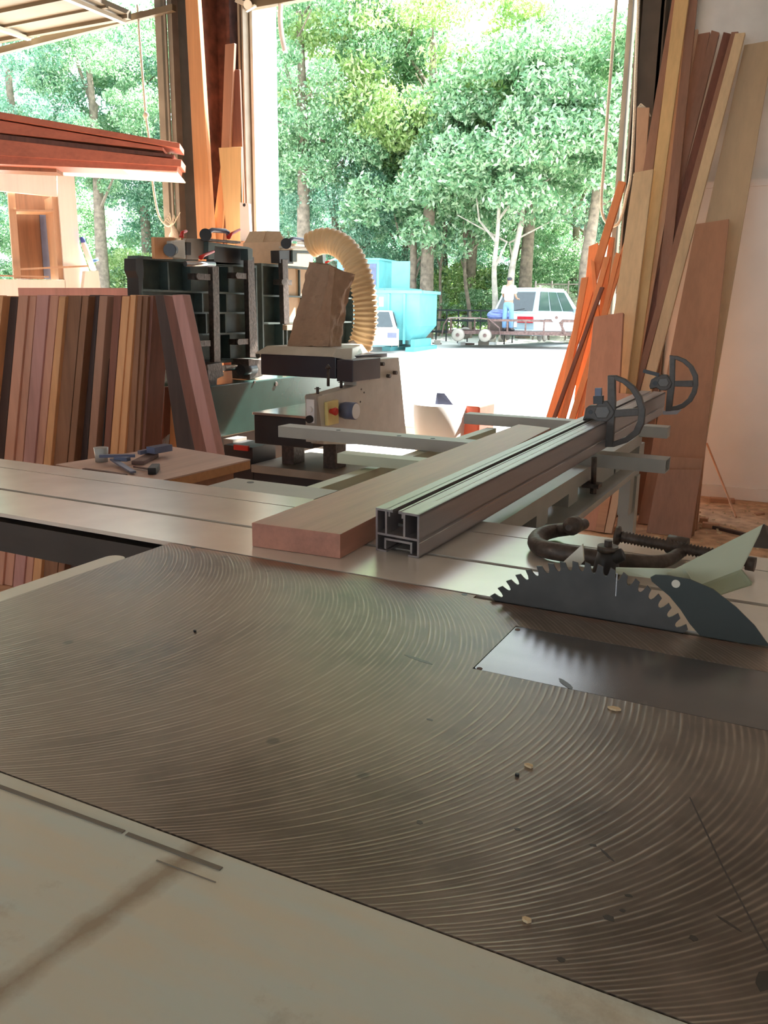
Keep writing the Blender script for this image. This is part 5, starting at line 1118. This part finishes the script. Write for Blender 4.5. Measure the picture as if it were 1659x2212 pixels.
# --- person, seen from behind, standing on the trailer
def person():
    Y = 26.0; 
    base = py(1096, 717, Y); zfoot = TL.o.z+ZD+.002; base.z = zfoot; top_ = py(1097, 597, Y).z; Hh = top_-zfoot; k = Hh/1.76
    yaw = -.12; R_ = Matrix.Rotation(yaw, 3, 'Z')
    o = V(base.x, Y, zfoot)
    P = lambda x, y, z: o+R_@(V(x, y, z)*k)
    r = empty('person', o, 'person in a cream t-shirt and blue jeans standing on the trailer, back turned', 'person')
    def skin(name, vs, es, m_, sub=2, root=0, parent=r):
        me = bpy.data.meshes.new(name); me.from_pydata([P(*q[:3])-o for q in vs], es, []); me.materials.append(m_)
        ob = bpy.data.objects.new(name, me); COL.objects.link(ob); attach(ob, o, parent)
        sk = ob.modifiers.new('skin', 'SKIN'); sk.use_smooth_shade = True
        for i, q in enumerate(vs):
            sv = me.skin_vertices[0].data[i]; rr_ = q[3] if hasattr(q[3], '__len__') else (q[3], q[3]); sv.radius = (rr_[0]*k, rr_[1]*k); sv.use_root = i == root
        sb_ = ob.modifiers.new('sub', 'SUBSURF'); sb_.levels = sb_.render_levels = sub; return ob
    vs = [(0, 0, .95, (.15, .11)), (0, 0, 1.12, (.13, .10)), (0, .0, 1.32, (.165, .11)), (0, .0, 1.44, (.13, .09)), (0, .0, 1.51, (.055, .055)), (0, .015, 1.60, (.075, .085)), (0, .02, 1.68, (.078, .092)), (0, .02, 1.735, (.05, .06))]
    es = [(0, 1), (1, 2), (2, 3), (3, 4), (4, 5), (5, 6), (6, 7)]
    for s_ in (-1, 1):
        b_ = len(vs); f_ = .03*s_
        vs += [(s_*.09, 0, .86, .085), (s_*.105, f_, .50, .058), (s_*.11, f_-.01, .30, .055), (s_*.11, f_, .09, .04), (s_*.115, f_+.07, .045, (.045, .035)), (s_*.12, f_+.17, .035, (.04, .028))]
        es += [(0, b_)]+[(b_+i, b_+i+1) for i in range(5)]
        a_ = len(vs); 
        if s_ > 0: arm = [(.175, .0, 1.42, .055), (.215, .0, 1.27, .045), (.235, .02, 1.13, .038), (.215, .15, 1.06, .032), (.19, .26, 1.05, .026), (.18, .31, 1.05, (.038, .018))]
        else: arm = [(-.175, .0, 1.42, .055), (-.215, .0, 1.27, .045), (-.23, .03, 1.13, .038), (-.16, .16, 1.08, .032), (-.08, .24, 1.08, .026), (-.05, .28, 1.08, (.038, .018))]
        vs += arm; es += [(3, a_)]+[(a_+i, a_+i+1) for i in range(5)]
        hx, hy, hz_ = arm[-1][:3]
        for j in range(4): c_ = len(vs); vs += [(hx+(j-1.5)*.018, hy+.045, hz_+.005, .009), (hx+(j-1.5)*.019, hy+.08-.006*abs(j-1), hz_-.015, .008), (hx+(j-1.5)*.019, hy+.09-.006*abs(j-1), hz_-.04, .007)]; es += [(a_+5, c_), (c_, c_+1), (c_+1, c_+2)]
        c_ = len(vs); vs += [(hx-s_*.035, hy+.01, hz_, .010), (hx-s_*.05, hy+.04, hz_-.01, .009)]; es += [(a_+5, c_), (c_, c_+1)]
    body = skin('body', vs, es, M['skin'])
    skin('t_shirt', [(0, 0, .93, (.175, .135)), (0, 0, 1.10, (.165, .13)), (0, 0, 1.30, (.195, .135)), (0, 0, 1.43, (.15, .11)), (0, 0, 1.50, (.07, .068)), (.18, 0, 1.42, .075), (.225, 0, 1.26, .07), (.232, .01, 1.20, .068), (-.18, 0, 1.42, .075), (-.225, 0, 1.26, .07), (-.232, .01, 1.20, .068)],
         [(0, 1), (1, 2), (2, 3), (3, 4), (3, 5), (5, 6), (6, 7), (3, 8), (8, 9), (9, 10)], M['shirt'])
    jv = [(0, 0, .98, (.16, .12)), (0, 0, .90, (.165, .125))]; je = [(0, 1)]
    for s_ in (-1, 1): b_ = len(jv); f_ = .03*s_; jv += [(s_*.09, 0, .80, .105), (s_*.105, f_, .50, .085), (s_*.11, f_-.01, .25, .08), (s_*.11, f_, .08, .075)]; je += [(1, b_), (b_, b_+1), (b_+1, b_+2), (b_+2, b_+3)]
    skin('jeans', jv, je, M['jeans'])
    skin('hair', [(0, -.01, 1.60, (.078, .08)), (0, .0, 1.68, (.092, .10)), (0, .0, 1.735, (.07, .075))], [(0, 1), (1, 2)], M['hair'])
    # face on the far side
    f = MB(); f.tube([P(0, .105, 1.64), P(0, .125, 1.615)], [.010*k, .016*k], 8); f.build('nose', M['skin'], body)
    for s_ in (-1, 1):
        e_ = MB(); e_.tube([P(s_*.03, .098, 1.65), P(s_*.03, .106, 1.65)], .010*k, 8); e_.build('eye', M['white'], body)
        e_ = MB(); e_.tube([P(s_*.082, .01, 1.66), P(s_*.094, .0, 1.64), P(s_*.084, .01, 1.61)], .012*k, 8); e_.build('ear', M['skin'], body)
        s2 = MB(); s2.tube([P(s_*.11, .03*s_-.06, .04), P(s_*.115, .03*s_+.05, .045), P(s_*.12, .03*s_+.2, .035)], [.042*k, .048*k, .036*k], 10); s2.build('shoe', M['black'], r)
    m_ = MB(); m_.beam(P(-.025, .108, 1.585), P(.025, .108, 1.585), .01, .01); m_.build('mouth', M['lamp'], body)
person()

# ================================================================== TREES
def leaf_mesh(name, n, rx, ry, rz, size, m_, seed, drape=0., ncl=70):
    g_ = np.random.default_rng(seed)
    cl = g_.normal(size=(ncl, 3)); cl /= np.linalg.norm(cl, axis=1)[:, None]; cl *= (g_.uniform(.25, 1, (ncl, 1))**.5); cl *= [rx, ry, rz]
    idx = g_.integers(0, ncl, n); sc = np.array([rx, ry, rz])*.15+.22
    rad = g_.uniform(.5, 1.25, ncl)[idx][:, None]
    off = g_.normal(size=(n, 3)); off /= np.linalg.norm(off, axis=1)[:, None]; off *= g_.uniform(.3, 1, (n, 1))**.5
    c = cl[idx]+off*rad*sc*[1.25, 1.25, .7]
    if drape: c[:, 2] -= drape*np.abs(off[:, 0])*.8
    a = g_.normal(size=(n, 3)); a /= np.linalg.norm(a, axis=1)[:, None]; t_ = g_.normal(size=(n, 3)); b_ = np.cross(a, t_); b_ /= np.linalg.norm(b_, axis=1)[:, None]
    s_ = (size*g_.uniform(.5, 1.3, n))[:, None]; l_ = a*s_; w_ = b_*s_*.42; nrm = np.cross(a, b_)*s_*.15
    v_ = np.stack([c-l_, c+w_-nrm, c+l_, c-w_-nrm], 1).reshape(-1, 3)
    v_[:, 2] += rz
    me = bpy.data.meshes.new(name); f_ = np.arange(4*n).reshape(n, 4)
    me.vertices.add(4*n); me.vertices.foreach_set('co', v_.ravel()); me.loops.add(4*n); me.loops.foreach_set('vertex_index', f_.ravel().astype(np.int32))
    me.polygons.add(n); me.polygons.foreach_set('loop_start', np.arange(0, 4*n, 4, dtype=np.int32)); me.update(); me.validate(); me.materials.append(m_); return me
LM = {}
for i in range(3): LM['g%d' % i] = leaf_mesh('foliage', 42000, 4.2, 3.0, 4.5, .088, M['leaf'], 10+i, 0, 90)
for i in range(2): LM['b%d' % i] = leaf_mesh('foliage', 42000, 4.2, 3.0, 4.5, .085, M['leaf_blue'], 20+i, 0, 90)
LM['y0'] = leaf_mesh('foliage', 26000, 4.5, 2.0, 2.6, .088, M['leaf_yel'], 31)
LM['s0'] = leaf_mesh('foliage', 22000, 3.6, 1.6, 1.7, .075, M['leaf'], 41)
LM['s1'] = leaf_mesh('foliage', 18000, 3.6, 1.6, 1.7, .085, M['leaf_yel'], 42)
LM['f0'] = leaf_mesh('foliage', 22000, 2.6, 2.0, 2.6, .085, M['leaf'], 51, .5, 40)
def tree(x, y_top, y_bot, Y, key, lab, trunk=True, sx=1., bark='bark', grp=None, name='tree', lean_=0.):
    "crown centred on image column x, from y_bot up to y_top"
    zt_, zb_ = py(x, y_top, Y).z, py(x, y_bot, Y).z; zb_ = max(zb_, gz(Y)+.1); me = LM[key]
    zs = [me.vertices[i].co.z for i in range(0, len(me.vertices), 53)]; h_ = max(zs)-min(zs); s_ = (zt_-zb_)/h_
    P = py(x, 700, Y); o = V(P.x, Y, gz(Y)); r = empty(name, o, lab, 'tree' if name == 'tree' else 'bush', grp)
    f = bpy.data.objects.new('foliage', me); COL.objects.link(f); attach(f, V(o.x, o.y, zb_-min(zs)*s_), r); f.scale = (s_*sx, s_, s_); f.rotation_euler = (0, 0, random.uniform(-.4, .4) if random.random() < .5 else math.pi+random.uniform(-.4, .4))
    if trunk:
        mb = MB(); th = zb_+(zt_-zb_)*.7; rr_ = .16+.012*(zt_-o.z)
        mb.tube(smooth_path([o+V(0, 0, -.05), o+V(lean_*.3, 0, (th-o.z)*.35), o+V(lean_*.7+.1, 0, (th-o.z)*.7), V(o.x+lean_, o.y, th)], 5), [rr_*(1-.045*i) for i in range(16)], 10)
        mb.build('trunk', M[bark], r)
        for k in range(4):
            a_ = o+V(lean_*.5, 0, (th-o.z)*(.45+.13*k)); mb = MB(); mb.tube([a_, a_+V(random.uniform(-2, 2), random.uniform(-1, 1), 1.6), a_+V(random.uniform(-3, 3), random.uniform(-1.5, 1.5), 3)], [.09, .06, .025], 6); mb.build('branch', M[bark], r)
    return r
def trunk_only(x0, y0_, x1, y1_, Y, r0, lab, bark):
    A = py(x0, y0_, Y); B = py(x1, y1_, Y); t_ = (gz(Y)-A.z)/(B.z-A.z); A2 = A+(B-A)*t_; top_ = B
    r = empty('tree', A2, lab, 'tree'); mb = MB(); d = B-A2
    P = smooth_path([A2, A2+d*.33+V(.05, 0, 0), A2+d*.66-V(.06, 0, 0), B, B+d*.35], 5)
    mb.tube(P, [r0*(1-.03*i) for i in range(len(P))], 12); mb.build('trunk', M[bark], r)
    f = bpy.data.objects.new('foliage', LM['f0']); COL.objects.link(f); attach(f, B+d*.25-V(0, 0, .5), r); f.scale = (1.3, 1.2, 1.3)
    for k in range(3): a_ = A2+d*(.7+.2*k); mb = MB(); mb.tube([a_, a_+V(random.uniform(-1, 1), .2, .8), a_+V(random.uniform(-2, 2), .3, 1.8)], [.06, .04, .02], 6); mb.build('branch', M[bark], r)
trunk_only(893, 640, 893, 560, 31, .26, 'dark trunked tree standing right above the turquoise bins', 'bark')
trunk_only(1068, 640, 1075, 500, 30, .13, 'slim pale straight trunk to the left of the standing person', 'palebark')
trunk_only(1100, 640, 1122, 500, 30.5, .17, 'pale leaning trunk rising behind the person in the shirt', 'palebark')
trunk_only(1262, 640, 1282, 470, 31, .33, 'thick grey trunk behind the chain link fence', 'bark')
trunk_only(1290, 640, 1318, 480, 32, .28, 'grey leaning trunk closest to the orange scrap sticks', 'palebark')
trunk_only(1010, 650, 1004, 540, 33, .10, 'thin dark sapling behind the trailer', 'bark')
trunk_only(950, 650, 958, 520, 34, .08, 'thin dark sapling behind the metal rack', 'bark')
TR = [ # x, ytop, ybot, depth, key, label, sx
 (660, -160, 420, 29, 'g0', 'tall tree with pale feathery leaves beside the blue door trim', .9),
 (790, -200, 330, 33, 'g1', 'tall sunlit tree, second from the blue door trim', 1.0),
 (920, -60, 400, 31, 'y0', 'tree with hanging yellow green boughs in the middle of the big doorway', .8),
 (1010, 120, 520, 36, 'b0', 'dark blue-green tree in the centre behind the yellow green boughs', 1.0),
 (1130, -20, 480, 34, 'g2', 'tall loose tree rising above the standing person', .9),
 (1330, 300, 600, 33, 'b1', 'blue-green tree behind the hanging chain loop', .8),
 (1440, 60, 450, 36, 'g0', 'tree mostly hidden behind the leaning lumber', .9),
 (720, 230, 640, 31, 'b1', 'lower dark tree above the dust hose', .9),
 (860, 330, 660, 35, 'b0', 'lower blue-green tree behind the turquoise bins', .9),
 (620, 120, 560, 36, 'b0', 'dark tree just right of the blue door trim', .8),
 (1090, 330, 640, 38, 'g1', 'low green tree in the shade behind the pale trunks', 1.1),
 (1240, 300, 640, 37, 'g2', 'low green tree behind the chain link fence', .9),
 (960, 420, 690, 37, 'b1', 'low dark tree behind the trailer end', .9),
 (60, -60, 480, 27, 'b1', 'dark tree at the picture edge above the red boards', .9),
 (230, -20, 420, 29, 'g2', 'tree with bright leaf tips in the middle of the left doorway', .9),
 (-110, -100, 560, 31, 'b0', 'dark tree behind the pale cabinet', 1.0),
 (330, 60, 560, 33, 'b0', 'dark tree beside the left door track', .9),
 (460, -60, 560, 35, 'g1', 'tree hidden mostly by the red steel column', .9),
 (150, 260, 690, 35, 'g0', 'low tree seen beyond the pale cabinet', .9),
]
for x, a, b_, Y, key, lab, sx in TR: tree(x, a, b_, Y, key, lab, sx=sx, lean_=random.uniform(-.6, .6))
SH = [(250, 540, 690, 31, 's1'), (180, 480, 700, 34, 's0'), (330, 560, 700, 30, 's0'), (20, 560, 700, 32, 's0'), (640, 560, 720, 33, 's0'), (780, 590, 725, 36, 's0'), (930, 560, 715, 36, 's1'), (1030, 580, 715, 39, 's1'), (1150, 560, 715, 37, 's0'),
      (1260, 580, 700, 39, 's0'), (1340, 600, 700, 37, 's1'), (1430, 560, 700, 38, 's0'), (870, 620, 720, 34, 's0'), (1080, 620, 712, 35, 's0'), (480, 560, 700, 34, 's0')]
SHL = ['yellow green bush glowing in the lower part of the left doorway', 'green bush directly beside the pale cabinet', 'green bush behind the folded machine tables', 'green bush behind the pale cabinet opening', 'green bush behind the cardboard box', 'green bush behind the arching dust hose',
       'yellow green bush above the metal rack', 'sunlit yellow green bush behind the trailer ramp', 'green bush behind the roof of the blue car', 'green bush behind the chain link fence posts', 'yellow green bush behind the orange scrap sticks', 'green bush hidden behind the lumber rack', 'dark bush beside the turquoise bins', 'low bush just behind the standing person', 'green bush behind the red steel column']
for (x, a, b_, Y, key), lab in zip(SH, SHL): tree(x, a, b_, Y, key, lab, trunk=False, name='bush', sx=1.1)
# wooded slope far behind
fs = leaf_mesh('far_foliage', 30000, 34, 3, 4.2, .30, M['leaf_blue'], 77, 0, 400)
f = bpy.data.objects.new('far_woods', fs); COL.objects.link(f); f.location = (-14, 48, 0); tag(f, 'far dark woods seen through gaps between the yard trees', 'woods', kind='stuff')
